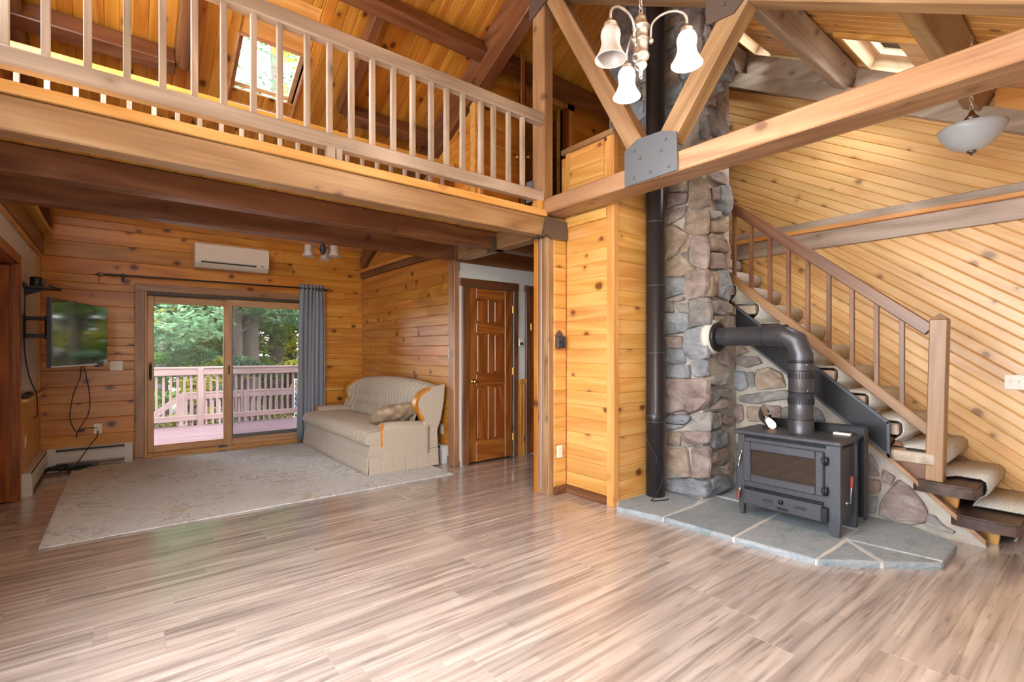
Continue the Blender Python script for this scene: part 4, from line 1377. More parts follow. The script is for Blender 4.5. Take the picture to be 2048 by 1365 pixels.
# door: four rails round the glass
dx0, dx1 = 3.735, 3.765
door = sbox('door', dx0, dx1, 1.295, 1.345, .305, .608, M_IRON, .006)
mb = MB()
for b in ((1.345, 1.79, .305, .362), (1.345, 1.79, .548, .608), (1.79, 1.842, .305, .608)):
    mb.cbox(dx0 - 3.94, dx1 - 3.94, b[0] - 1.55, b[1] - 1.55, b[2] - HZ, b[3] - HZ, .006)
ob('door_rail', mb, M_IRON, stove)
sbox('glass', 3.752, 3.758, 1.34, 1.795, .355, .552, M_STOVEGLASS, .001)
sbox('gasket', 3.750, 3.760, 1.338, 1.797, .352, .358, plain('gasket', lin(150, 126, 104), .9), .001)
sbox('ash_drawer', 3.738, 3.765, 1.30, 1.842, .128, .243, M_IRON, .006)
sbox('ledge', 3.742, 3.775, 1.30, 1.842, .245, .262, M_IRON_D, .004)
for y in (1.44, 1.66):
    sbox('vent_slot', 3.733, 3.739, y - .04, y + .04, .178, .206, M_IRON, .004)
    sbox('slot', 3.7315, 3.7335, y - .032, y + .032, .186, .198, M_SLOT, .001)
ob('knob', MB().lathe([(0, -.03), (.014, -.028), (.016, -.015), (.008, -.008), (.008, 0)], 12, (0, 0, 0), 'x'), M_IRON_D, stove, Matrix.Translation(L_(3.738, 1.565, .205)))
sbox('name_plate', 3.733, 3.738, 1.515, 1.60, .142, .165, M_PIPE, .002)
sbox('name_plate_border', 3.7322, 3.7335, 1.522, 1.593, .147, .160, M_IRON_D, .001)
for z in (.345, .55):
    ob('hinge', MB().lathe([(.0, -.028), (.012, -.028), (.012, .028), (0, .028)], 10).cbox(-.005, .016, -.012, .03, -.02, .02, .003), M_IRON_D, stove, Matrix.Translation(L_(3.735, 1.278, z)))
ob('hinge', MB().cbox(-.012, .02, -.018, .022, -.05, .05, .004), M_IRON_D, stove, Matrix.Translation(L_(3.735, 1.285, .185)))
ob('door_handle', MB().tube([(0, 0, .06), (-.02, 0, .05), (-.028, .004, .01), (-.03, .012, -.04)], .006, 8).tube([(0, 0, .05), (0, 0, .08)], .010, 8), M_CHROME, stove, Matrix.Translation(L_(3.752, 1.862, .455)))
h = ob('ash_handle', MB().tube([(0, 0, .05), (-.022, 0, .035), (-.026, .004, .02)], .005, 8), M_CHROME, stove, Matrix.Translation(L_(3.752, 1.862, .21)))
ob('grip', MB().tube([(-.026, .004, .022), (-.034, .014, -.045)], [.009, .011], 10), M_REDW, h)
a = ob('air_lever', MB().tube([(0, 0, 0), (0, -.03, .005), (.004, -.034, .12)], .005, 8).lathe([(0, -.012), (.014, -.012), (.014, 0), (0, 0)], 10, (0, 0, 0), 'y'), M_CHROME, stove, Matrix.Translation(L_(3.90, 1.215, .25)))
ob('grip', MB().tube([(.004, -.034, .11), (.010, -.036, .19)], [.011, .013], 10), M_REDW, a)
sh = sbox('rear_shield', 4.17, 4.178, 1.165, 1.86, .10, .755, M_IRON_D, .001)
sbox('side_shield', 4.10, 4.178, 1.160, 1.166, .10, .745, M_IRON_D, .001)
sbox('shield_flange', 4.14, 4.178, 1.165, 1.86, .748, .756, M_IRON_D, .002)

# stovepipe
pr = .083
PX, PY, PZ = 3.97, 1.525, 1.415
pipe = thing('stovepipe', 'dark grey stovepipe rising from the stove and elbowing into the chimney', 'pipe', (PX, PY, .69))
ob('lower_pipe', MB().lathe([(pr + .004, 0), (pr + .004, .12), (pr, .122), (pr, .30), (pr + .003, .302), (pr + .003, .31), (pr, .312), (pr, .54)], 28), M_PIPE, pipe)
for z in (.10, .30, .46, .52):
    ob('seam', MB().lathe([(pr + .005, z - .003), (pr + .008, z), (pr + .005, z + .003)], 28), M_IRON_D, pipe)
for z in (.235, .425):
    mb = MB()
    for k in range(26):
        a = 2 * PI * k / 26
        c_, s_ = math.cos(a), math.sin(a)
        R0, R1, hw = pr + .002, pr + .0055, .0042
        for_ = [(R0, -hw), (R1, -hw), (R1, hw), (R0, hw)]
        v = [(r * c_ - w * s_, r * s_ + w * c_, zz) for zz in (z - .022, z + .022) for r, w in for_]
        mb.add(v, [(0, 1, 2, 3), (7, 6, 5, 4), (0, 4, 5, 1), (1, 5, 6, 2), (2, 6, 7, 3), (3, 7, 4, 0)])
    o = ob('vent_slots', mb, M_SLOT, pipe)
    o['kind'] = 'stuff'
# elbow of three mitred gores
mb = MB()
seg = 28
rings = []
for (cy, cz, ang, rr) in ((0, .52, 0, pr), (0, .585, 0, pr), (0.030, .672, PI / 4, pr), (.11, .725, PI / 2, pr - .003), (.16, .725, PI / 2, pr - .004)):
    ring = []
    if ang in (PI / 4,):
        pass
    for k in range(seg):
        a = 2 * PI * k / seg
        u, w = rr * math.cos(a), rr * math.sin(a)
        # u along x; w along the direction perpendicular to the axis in the y-z plane
        ring.append((u, cy + w * math.cos(ang), cz - w * math.sin(ang) * 1.0) if ang else (u, cy + w, cz))
    rings.append(ring)
# mitre planes
for ri, (c, tilt) in enumerate(((0, 0), (1, .30), (3, PI / 2 - .30))):
    pass
vs = [v for r in rings for v in r]
fs = []
for i in range(len(rings) - 1):
    for k in range(seg):
        fs.append((i * seg + k, i * seg + (k + 1) % seg, (i + 1) * seg + (k + 1) % seg, (i + 1) * seg + k))
mb.add(vs, fs, True)
o = ob('elbow', mb, M_PIPE, pipe)
hp = ob('horizontal_pipe', MB().lathe([(pr, .10), (pr, .155), (pr - .004, .16), (pr - .004, .26), (pr - .006, .262), (pr - .006, .70)], 28, (0, 0, .725), 'y'), M_PIPE, pipe)
for y in (.158, .262):
    ob('seam', MB().lathe([(pr - .002, y - .003), (pr + .002, y), (pr - .002, y + .003)], 28, (0, 0, .725), 'y'), M_IRON_D, pipe)
mb = MB()
for k in range(4):
    mb.cbox(-pr - .0015, -pr + .004, .555, .62, .725 + .035 - k * .022, .725 + .041 - k * .022, .001)
o = ob('vent_slots', mb, M_SLOT, pipe)
o['kind'] = 'stuff'
for x, z in ((-.06, .505), (-.05, .315)):
    ob('screw', MB().lathe([(0, -.012), (.004, -.010), (.004, 0)], 8, (0, 0, 0), 'y'), M_CHROME, pipe, Matrix.Translation((x, -.058, z)))
cl_ = ob('collar', MB().lathe([(pr, -.035), (.118, -.035), (.128, -.022), (.122, -.004), (pr, .0)], 28, (0, 0, 0), 'y'), M_IRON_D, pipe, Matrix.Translation((0, .665, .725)))
ob('plaster_ring', MB().lathe([(pr, -.008), (.134, -.008), (.150, .02), (.150, .055), (pr, .055)], 28, (0, 0, 0), 'y'), M_GROUT, pipe, Matrix.Translation((0, .672, .725)))

# flue between the closet and the chimney
FX, FY, FR = 3.645, 2.57, .080
flue = thing('flue_pipe', 'tall glossy black flue pipe in the corner left of the stone chimney', 'pipe', (FX, FY, HZ))
ob('pipe', MB().lathe([(0, 0), (FR - .003, 0), (FR, .004), (FR, .64), (FR + .002, .642), (FR + .002, .72), (FR, .722), (FR, 4.8)], 32), M_FLUE, flue)
for z in (.645, .70, 1.24, 1.82, 2.37):
    ob('seam', MB().lathe([(FR, z - .004), (FR + .004, z), (FR, z + .004)], 32), M_PIPE if z > 1 else M_IRON, flue)
struct('trim_29', MB().cbox(3.74, 3.765, 2.655, 2.69, HZ, 2.6, .003), W('pine_plain', 'z'))

# stove fan, tin and cords
fan = thing('stove_fan', 'small heat powered fan with bronze blades on the stove top, left of the pipe', 'fan', (4.02, 1.78, .69))
ob('base', MB().cbox(-.04, .04, -.03, .03, 0, .02, .004).cbox(-.03, .03, -.012, .012, .02, .10, .004), M_BLACK, fan)
for i in range(8):
    a = math.radians(25 + i * 18)
    ob('fin', MB().cbox(-.002, .002, .018, .085, -.012, .012, .001), M_BLACK, fan, Matrix.Translation((0.01, 0, .10)) @ Matrix.Rotation(a - PI / 2, 4, 'X'))
ob('hub', MB().lathe([(0, -.035), (.012, -.032), (.014, -.01), (.0, 0)], 12, (0, 0, 0), 'x'), M_CHROME, fan, Matrix.Translation((-.02, 0, .085)))
for i, (a, mt) in enumerate(((2.45, M_CHROME), (2.45 + PI * 1.16, M_CHROME))):
    mb = MB()
    pr_ = [(.0, .008), (.03, .022), (.07, .028), (.095, .02), (.105, .0)]
    vs, fs = [], []
    for l, wd in pr_:
        for s_ in (-1, 1):
            for d in (-.001, .001):
                vs.append((d + s_ * wd * .35, s_ * wd, l))
    for k in range(len(pr_) - 1):
        b0 = k * 4
        fs += [(b0, b0 + 2, b0 + 6, b0 + 4), (b0 + 1, b0 + 5, b0 + 7, b0 + 3), (b0, b0 + 4, b0 + 5, b0 + 1), (b0 + 2, b0 + 3, b0 + 7, b0 + 6)]
    mb.add(vs, fs)
    bl = ob('blade', mb, plain('copper_blade', lin(176, 140, 112), .3, .8) if i == 0 else M_NICKEL, fan, Matrix.Translation((-.045, 0, .085)) @ Matrix.Rotation(a, 4, 'X'))
t = ob('thermometer_tray', MB().cbox(-.02, .02, -.055, .055, 0, .016, .003), M_OFFW, None, Matrix.Translation((4.08, 1.29, .69)))
tag(t, 'small flat white metal tray on the stove top, right of the pipe', 'tray')


def cord(name, label, pts, r=.004, mat=None, cat='cable'):
    # smooth the polyline
    P = [Vector(p) for p in pts]
    out = []
    for i in range(len(P) - 1):
        p0, p1, p2, p3 = P[max(i - 1, 0)], P[i], P[i + 1], P[min(i + 2, len(P) - 1)]
        for k in range(6):
            t_ = k / 6
            out.append(.5 * ((2 * p1) + (-p0 + p2) * t_ + (2 * p0 - 5 * p1 + 4 * p2 - p3) * t_ ** 2 + (-p0 + 3 * p1 - 3 * p2 + p3) * t_ ** 3))
    out.append(P[-1])
    c0 = P[0]
    o = ob(name, MB().tube([p - c0 for p in out], r, 6), mat or M_CORD, None, Matrix.Translation(c0))
    tag(o, label, cat)
    return o


cord('stove_cable', 'thin grey cord hanging beside the flue pipe down to the hearth', [(3.555, 2.60, .60), (3.53, 2.56, .52), (3.56, 2.50, .40), (3.54, 2.48, .36), (3.575, 2.47, .28), (3.58, 2.46, .18), (3.50, 2.47, .08), (3.46, 2.48, .048), (3.56, 2.43, .046), (3.62, 2.42, .046)], .0045)
cord('wire_loop', 'loop of thin dark wire on the chimney stones beside the flue', [(3.73, 2.52, .72), (3.80, 2.48, .76), (3.82, 2.40, .78), (3.82, 2.34, .73), (3.82, 2.38, .67), (3.81, 2.46, .655), (3.76, 2.50, .66), (3.73, 2.52, .67)], .004)

# wall fittings around the closet
hold = thing('match_holder', 'small dark iron match holder on the boards left of the closet corner', 'holder', (3.11, 3.215, 1.32))
ob('back_plate', MB().prism([(-.045, 0), (.045, 0), (.045, .12), (.025, .15), (0, .165), (-.025, .15), (-.045, .12)], -.006, 0, 'y'), M_BRKT, hold)
mb = MB().cbox(-.045, .045, -.04, -.034, 0, .008, .001).cbox(-.045, .045, -.04, -.034, .10, .108, .001).cbox(-.045, -.038, -.04, -.034, 0, .108, .001).cbox(.038, .045, -.04, -.034, 0, .108, .001)
for k in range(4):
    mb.tube([(-.04 + k * .026, -.037, .005), (-.028 + k * .02, -.037, .055), (-.038 + k * .026, -.037, .102)], .0035, 5)
    mb.tube([(-.015 + k * .012, -.037, .005), (-.03 + k * .022, -.037, .05), (-.012 + k * .015, -.037, .102)], .0035, 5)
ob('front_grille', mb, plain('dark_iron', lin(70, 62, 70), .5, .5), hold)
ob('basket', MB().cbox(-.045, .045, -.034, 0, 0, .006, .001).cbox(-.045, -.04, -.034, 0, 0, .10, .001).cbox(.04, .045, -.034, 0, 0, .10, .001), M_BRKT, hold)


def plate(name, label, loc, rz, w, h, kind, cat=None):
    """wall plate in the x-z plane, facing -y before rz"""
    t = thing(name, label, cat or ('outlet' if kind == 'outlet' else 'switch'), loc, None, rz)
    ob('cover', MB().cbox(-w / 2, w / 2, -.007, 0, -h / 2, h / 2, .003), M_OFFW, t)
    if kind == 'outlet':
        for z in (-.02, .02):
            ob('socket', MB().cbox(-.016, .016, -.010, -.006, z - .013, z + .013, .003), M_OFFW, t)
            ob('slot', MB().box(-.007, -.005, -.0105, -.009, z - .003, z + .006).box(.005, .007, -.0105, -.009, z - .003, z + .006), M_SLOT, t)
    elif kind.startswith('switch'):
        n = int(kind[6:])
        for k in range(n):
            x = (k - (n - 1) / 2) * .046
            ob('toggle', MB().cbox(x - .005, x + .005, -.020, -.006, -.004, .014, .002), M_OFFW, t)
    return t


plate('wall_outlet', 'cream wall outlet low on the narrow boards left of the closet', (3.115, 3.218, .385), 0, .07, .115, 'outlet')
plate('light_switch', 'triple light switch on the diagonal boards at the right edge', (5.448, .53, 1.053), -PI / 2, .165, .115, 'switch3')
plate('light_switch', 'cream double switch on the back wall between television and glass door', (-.03, 7.498, 1.119), 0, .12, .115, 'switch2')
plate('wall_outlet', 'white outlet with two plugs below the television', (-.198, 7.498, .387), 0, .075, .12, 'outlet')
plate('wall_outlet', 'white outlet low on the boards behind the sofa arm', (2.968, 5.045, .375), -PI / 2, .075, .12, 'outlet')
plate('wall_outlet', 'white outlet on the pine dado left of the heater corner', (-.684, 6.36, .46), PI / 2, .07, .115, 'outlet')
plate('light_switch', 'slim white switch plate at the end of the sofa wall', (2.968, 4.875, 1.27), -PI / 2, .05, .13, 'switch1')
th = thing('thermostat', 'small beige thermostat on the white strip between the hall doors', 'thermostat', (3.875, 4.698, 1.40))
ob('cover', MB().cbox(-.035, .035, -.028, 0, -.05, .05, .006), M_OFFW, th)
ob('display', MB().box(-.022, .022, -.0295, -.027, -.035, .0), M_SLOT, th)
# ------------------------------------------------------------------ sliding glass door, curtain
struct('trim_30', MB().cbox(.14, .24, 7.475, 7.50, 0, 2.03, .006), W('oaky', 'z'))
struct('trim_31', MB().cbox(.14, 2.32, 7.472, 7.50, 2.025, 2.115, .006), W('oaky'))
struct('trim_32', MB().cbox(2.16, 2.26, 7.475, 7.50, 0, 2.03, .006), W('oaky', 'z'))
d1 = MB().cbox(.235, .262, 7.50, 7.64, .0, 2.03, .004).cbox(2.138, 2.165, 7.50, 7.64, 0, 2.03, .004).cbox(.262, 2.138, 7.50, 7.64, 0, .03, .004)
door1 = struct('door_1', d1, W('sash', 'z'))
ob('head_track', MB().cbox(.262, 2.138, 7.49, 7.64, 1.985, 2.03, .003), plain('track_bronze', lin(74, 66, 56), .5, .3), door1)


def panel(x0, x1, y0, y1, lw, z1=1.985, zt=.095, zb=.085):
    for n, b, ax in (('stile', (x0, x0 + lw, .03, z1), 'z'), ('stile', (x1 - lw, x1, .03, z1), 'z'), ('rail', (x0 + lw, x1 - lw, z1 - zt, z1), 'x'), ('rail', (x0 + lw, x1 - lw, .03, .03 + zb), 'x')):
        ob(n, MB().cbox(b[0], b[1], y0, y1, b[2], b[3], .006), W('sash', ax), door1)
    ob('pane', MB().box(x0 + lw - .008, x1 - lw + .008, (y0 + y1) / 2 - .003, (y0 + y1) / 2 + .003, .03 + zb - .008, z1 - zt + .008), M_GLASS, door1)


panel(.262, 1.16, 7.56, 7.60, .072)
panel(1.105, 2.138, 7.505, 7.548, .075)
M_SCRF = plain('screen_frame_grey', lin(96, 96, 96), .5, .3)
ob('screen_frame', MB().cbox(1.165, 1.21, 7.612, 7.63, .04, 1.98, .003).cbox(2.09, 2.13, 7.612, 7.63, .04, 1.98, .003).cbox(1.21, 2.09, 7.612, 7.63, 1.90, 1.98, .003).cbox(1.21, 2.09, 7.612, 7.63, .04, .16, .003), M_SCRF, door1)
ob('insect_screen', MB().box(1.21, 2.09, 7.620, 7.621, .16, 1.90), M_SCREEN, door1)
h = ob('door_handle', MB().cbox(.283, .312, 7.545, 7.56, .93, 1.15, .005).tube([(.297, 7.545, .96), (.297, 7.522, .99), (.297, 7.522, 1.09), (.297, 7.545, 1.12)], .008, 8), M_BLACK, door1)
ob('latch', MB().cbox(1.135, 1.15, 7.485, 7.505, .98, 1.10, .003), M_BLACK, door1)
ob('foot_lock', MB().cbox(1.02, 1.12, 7.48, 7.505, .012, .045, .006), M_PLATE, door1)
ob('threshold', MB().cbox(.235, 2.165, 7.452, 7.50, 0, .016, .003), W('pine_plain'), door1)

rod = thing('curtain_rod', 'black curtain rod with twisted cage finials above the glass door', 'curtain rod', (1.13, 7.40, 2.185))
ob('rod', MB().tube([(-1.24, 0, 0), (1.24, 0, .012)], .0115, 12), M_BLACK, rod)
for s_ in (-1, 1):
    x = s_ * 1.25
    mb = MB().tube([(x - s_ * .02, 0, .006 * s_), (x + s_ * .01, 0, .006 * s_)], .014, 10)
    for k in range(4):
        pts = []
        for j in range(9):
            u = j / 8
            a = k * PI / 2 + u * 2.4
            r = .026 * math.sin(PI * u)
            pts.append((x + s_ * (.01 + .085 * u), r * math.cos(a), r * math.sin(a) + .006 * s_))
        mb.tube(pts, .0032, 5)
    mb.tube([(x + s_ * .093, 0, .006 * s_), (x + s_ * .115, 0, .006 * s_)], [.006, .001], 8)
    ob('finial', mb, M_BLACK, rod)
    ob('bracket', MB().cbox(s_ * 1.10 - .012, s_ * 1.10 + .012, .0, .098, -.006, .006, .002).cbox(s_ * 1.10 - .014, s_ * 1.10 + .014, .09, .098, -.06, .03, .002).cbox(s_ * 1.10 - .012, s_ * 1.10 + .012, -.016, .016, -.02, .018, .004), M_BLACK, rod)
cur = thing('curtain', 'grey grommet curtain drawn to the right of the glass door', 'curtain', (2.19, 7.40, .02))
NP, NZ = 120, 14


def cpt(u, v):
    spread = .165 + .02 * (1 - v)
    x = (u * 2 - 1) * spread
    dy = .042 * math.sin(u * 2 * PI * 6.5) * (.75 + .25 * v) + .01 * math.sin(u * 31 + v * 3)
    x += .012 * math.sin(u * 2 * PI * 6.5 * 2 + 1) + .012 * math.sin(v * 5 + u * 4) * (1 - v) - .03 * (1 - v) * (1 - u)
    return (x, dy, v * 2.235)


o = ob('cloth', MB().grid(cpt, NP, NZ), M_CURT, cur)
sm = o.modifiers.new('thickness', 'SOLIDIFY')
sm.thickness = .003
for k in range(3):
    ob('grommet', MB().lathe([(.018, -.003), (.026, -.003), (.026, .003), (.018, .003), (.018, -.003)], 18, (0, 0, 0), 'y'), M_PEWTER, cur, Matrix.Translation((.05 + .035 * k, -.045 + .01 * k, 2.17)))

# heat pump head
ac = thing('air_conditioner', 'cream wall-mounted split air conditioner above the glass door', 'air conditioner', (1.165, 7.5, 2.36))
ob('casing', MB().prism([(0, .0), (0, .305), (-.17, .305), (-.195, .285), (-.205, .12), (-.19, .05), (-.13, .0)], -.415, .415, 'x'), M_AC, ac)
ob('front_panel', MB().prism([(-.172, .308), (-.198, .288), (-.212, .085), (-.203, .085), (-.19, .285), (-.17, .303)], -.418, .418, 'x'), M_AC, ac)
ob('outlet_slot', MB().prism([(-.212, .072), (-.208, .045), (-.170, .02), (-.168, .055)], -.36, .27, 'x'), M_SLOT, ac)
ob('louvre', MB().prism([(-.218, .050), (-.175, .012), (-.168, .018), (-.210, .055)], -.36, .27, 'x'), M_AC, ac)
ob('badge', MB().cbox(.32, .36, -.2125, -.206, .062, .074, .001), plain('grey_print', lin(120, 120, 124), .5), ac)
ob('end_cap', MB().prism([(0, .0), (0, .305), (-.17, .305), (-.195, .285), (-.205, .12), (-.19, .05), (-.13, .0)], .415, .425, 'x'), M_AC, ac)
ob('end_cap', MB().prism([(0, .0), (0, .305), (-.17, .305), (-.195, .285), (-.205, .12), (-.19, .05), (-.13, .0)], -.425, -.415, 'x'), M_AC, ac)


# baseboard heaters
def heater(label, loc, rz, L, c0=True, c1=True):
    t = thing('baseboard_heater', label, 'heater', loc, None, rz)
    prof = [(0, .012), (0, .195), (-.05, .195), (-.062, .18), (-.0, .18)]
    ob('back_panel', MB().prism([(0, .012), (0, .20), (-.048, .20), (-.054, .192), (-.006, .190), (-.006, .012)], 0, L, 'x'), M_HEAT, t)
    ob('front_cover', MB().prism([(-.062, .035), (-.068, .040), (-.068, .148), (-.050, .162), (-.046, .156), (-.062, .145)], 0, L, 'x'), M_HEAT, t)
    ob('damper', MB().prism([(-.030, .165), (-.052, .180), (-.050, .186), (-.026, .172)], .04, L - .04, 'x'), M_PLATE, t)
    ob('fin_tube', MB().tube([(0.02, -.035, .085), (L - .02, -.035, .085)], .028, 10), M_SLOT, t)
    ep = [(0, 0.0), (0, .203), (-.05, .203), (-.071, .160), (-.073, .0)]
    if c0:
        ob('end_cap', MB().prism(ep, -.005, .07, 'x'), M_HEAT, t)
    if c1:
        ob('end_cap', MB().prism(ep, L - .07, L + .005, 'x'), M_HEAT, t)
    return t


heater('off-white baseboard heater under the television, left of the glass door', (-.625, 7.498, 0), 0, .74)
heater('off-white baseboard heater under the pine dado by the left door', (-.684, 6.12, 0), PI / 2, 1.38, True, False)
heater('off-white baseboard heater along the wall behind the sofa', (2.968, 7.10, 0), -PI / 2, 2.19)

# left door: open leaf beyond the opening, and its casing
struct('trim_33', MB().cbox(-.72, -.675, 5.995, 6.075, 0, 2.05, .005).cbox(-.72, -.675, 5.05, 6.075, 2.05, 2.135, .005), W('door', 'z'))
struct('trim_34', MB().cbox(-.83, -.70, 5.985, 6.003, 0, 2.055, .003).cbox(-.83, -.70, 5.15, 6.0, 2.04, 2.06, .003), W('door', 'z'))
d2 = ob('door_2', MB().cbox(-1.60, -.735, 5.935, 5.975, .012, 2.03, .004), W('door', 'z'))
d2['kind'] = 'structure'
d2['label'] = 'brown wooden door leaf standing open at the left edge'
ob('door_stop', MB().cbox(-.735, -.722, 5.94, 5.985, .01, 2.03, .002), W('dark', 'z'), d2)

# six-panel hall door
d3 = struct('door_3', MB().box(3.112, 3.752, 4.712, 4.735, .012, 2.025), W('door', 'z'))
d3['label'] = 'brown six-panel door at the end of the hall'
for n, x0, x1, z0, z1, ax in (('stile', 3.112, 3.222, .012, 2.025, 'z'), ('stile', 3.642, 3.752, .012, 2.025, 'z'), ('mullion', 3.39, 3.474, .25, .88, 'z'), ('mullion', 3.39, 3.474, 1.03, 1.50, 'z'), ('mullion', 3.39, 3.474, 1.62, 1.90, 'z'),
                              ('rail', 3.222, 3.642, .012, .25, 'x'), ('rail', 3.222, 3.642, .88, 1.03, 'x'), ('rail', 3.222, 3.642, 1.50, 1.62, 'x'), ('rail', 3.222, 3.642, 1.90, 2.025, 'x')):
    ob(n, MB().cbox(x0, x1, 4.700, 4.74, z0, z1, .007), W('door', ax), d3)
for x0, x1 in ((3.222, 3.39), (3.474, 3.642)):
    for z0, z1 in ((.25, .88), (1.03, 1.50), (1.62, 1.90)):
        ob('panel', MB().cbox(x0 + .018, x1 - .018, 4.703, 4.72, z0 + .018, z1 - .018, .012), W('door', 'z'), d3)
ob('knob', MB().lathe([(0, -.062), (.022, -.058), (.028, -.042), (.018, -.028), (.010, -.022), (.010, -.006), (.028, -.004), (.028, 0), (0, 0)], 18, (3.175, 4.70, .945), 'y'), M_BRASS, d3)
for z in (.25, 1.05, 1.80):
    ob('hinge', MB().cbox(3.748, 3.758, 4.690, 4.702, z - .045, z + .045, .002), M_BRASS, d3)
d4 = struct('door_4', MB().cbox(4.03, 4.70, 4.69, 4.715, .01, 2.03, .004), W('door', 'z'))
ob('hinge', MB().cbox(4.028, 4.038, 4.67, 4.692, 1.55, 1.64, .002), M_BRASS, d4)

# upstairs door leaf, ajar
e0, e1 = Vector((3.62, 4.32, 0)), Vector((3.16, 3.79, 0))
ex = (e1 - e0).normalized()
M5 = frame((e0.x, e0.y, 2.54), ex, Vector((0, 0, 1)).cross(ex), (0, 0, 1))
d5 = ob('door_5', MB().box(0, .70, -.012, .012, .005, 1.78), W('door', 'z'), None, M5)
d5['kind'] = 'structure'
d5['label'] = 'brown panel door standing ajar upstairs behind the king post'
for n, x0, x1, z0, z1, ax in (('stile', 0, .10, .005, 1.78, 'z'), ('stile', .60, .70, .005, 1.78, 'z'), ('rail', .10, .60, .005, .2, 'x'), ('rail', .10, .60, .75, .88, 'x'), ('rail', .10, .60, 1.66, 1.78, 'x')):
    ob(n, MB().cbox(x0, x1, -.019, .019, z0, z1, .005), W('door', ax), d5)
for s_ in (-1, 1):
    ob('knob', MB().lathe([(0, s_ * .075), (.020, s_ * .07), (.026, s_ * .055), (.010, s_ * .04), (.010, s_ * .02), (.024, s_ * .019)], 14, (.645, 0, .72), 'y'), M_BRASS, d5)

# ------------------------------------------------------------------ rug
rug = ob('rug', MB().cbox(-1.575, 1.575, -1.385, 1.385, 0, .011, .004), M_RUG, None, Matrix.Translation((1.165, 5.80, .0005)) @ Matrix.Rotation(-.005, 4, 'Z'))
tag(rug, 'large faded grey floral area rug in front of the glass door', 'rug')

# ------------------------------------------------------------------ sofa
sofa = thing('sofa', 'beige channel-tufted wingback sofa with wood trim and a pleated skirt', 'sofa', (2.03, 4.90, .0))
SLEN = 2.20
ob('base', MB().prism([(.0, .318), (-.030, .19), (-.030, .165), (.80, .165), (.80, .318)], .0, SLEN, 'y'), M_FABRIC, sofa)
ob('frame', MB().box(.05, .78, .05, SLEN - .05, .03, .18), M_SLOT, sofa)


def pleats(p0, p1, nx, ny, spacing, amp, box_):
    """a hanging pleated strip between two floor points, nx,ny its outward normal"""
    L = math.hypot(p1[0] - p0[0], p1[1] - p0[1])
    ux, uy = (p1[0] - p0[0]) / L, (p1[1] - p0[1]) / L
    cols = []
    n = max(1, round(L / spacing))
    w = L / n
    for i in range(n):
        if box_:
            pat = ((.02, 0), (.05, .9), (.5, 1.0), (.93, .9), (.965, 0), (.985, -.7))
        else:
            pat = ((0, -2.6), (.05, -.6), (.12, .3), (.35, .6), (.65, .5), (.88, .2), (.95, -.8))
        for f, d in pat:
            jit = (random.random() - .5) * (.05 if box_ else .22)
            cols.append(((i + f + jit * .3) * w, d + jit))
    vs, fs = [], []
    NV = 5
    for s_, d in cols:
        for k in range(NV):
            v = k / (NV - 1)
            off = (.030 if nx < 0 else .006) + amp * d * (.35 + .65 * v) + .016 * v
            vs.append((p0[0] + ux * s_ + nx * off, p0[1] + uy * s_ + ny * off, .190 - v * .178))
    for i in range(len(cols) - 1):
        for k in range(NV - 1):
            a = i * NV + k
            fs.append((a, a + NV, a + NV + 1, a + 1))
    return MB().add(vs, fs, not box_)


for nm, mb in (('skirt_front', pleats((.0, SLEN + .015), (.0, -.022), -1, 0, .062, .016, False)), ('skirt_end', pleats((-.024, .0), (.80, .0), 0, -1, .135, .010, True)), ('skirt_end', pleats((.80, SLEN), (.0, SLEN), 0, 1, .135, .010, True))):
    o = ob(nm, mb, M_FABRIC, sofa, None, False)
    m_ = o.modifiers.new('thickness', 'SOLIDIFY')
    m_.thickness = .004


def seat_pt(u, v):
    b = -.005 + u * (SLEN + .01)
    edge = min(u, 1 - u) * SLEN
    er = 1 - max(0, 1 - edge / .06) ** 2 * .3
    ch = .5 + .5 * math.cos(2 * PI * (b / .105 + .22 * math.sin(v * 9)))
    pr_ = [(.64, .40), (.50, .445), (.30, .455), (.12, .45), (.0, .435), (-.035, .40), (-.045, .365), (-.035, .325), (.0, .298), (.06, .292), (.3, .290)]
    f = v * (len(pr_) - 1)
    i = min(int(f), len(pr_) - 2)
    t_ = f - i
    a = pr_[i][0] * (1 - t_) + pr_[i + 1][0] * t_
    z = pr_[i][1] * (1 - t_) + pr_[i + 1][1] * t_
    fl_ = .022 * (ch ** .45) if v < .85 else 0
    if a < .1 and v > .3:
        a -= fl_ * 1.0
    z2 = .37 + (z - .37) * er
    return (a, b, z2 + (fl_ if v < .5 else 0))


NS = 190
mb = MB().grid(seat_pt, NS, 34)
for uu in (0, 1):
    ring = [seat_pt(uu, j / 33) for j in range(34)]
    mb.add(ring + [(.3, ring[0][1], .36)], [(j, j + 1, 34) for j in range(33)])
ob('seat_cushion', mb, M_FABRIC, sofa)
ob('piping', MB().tube([(-.048, -.004 + SLEN * k / 40, .338 + .004 * math.sin(k * 2.6)) for k in range(41)], .006, 6), M_FABRIC, sofa)


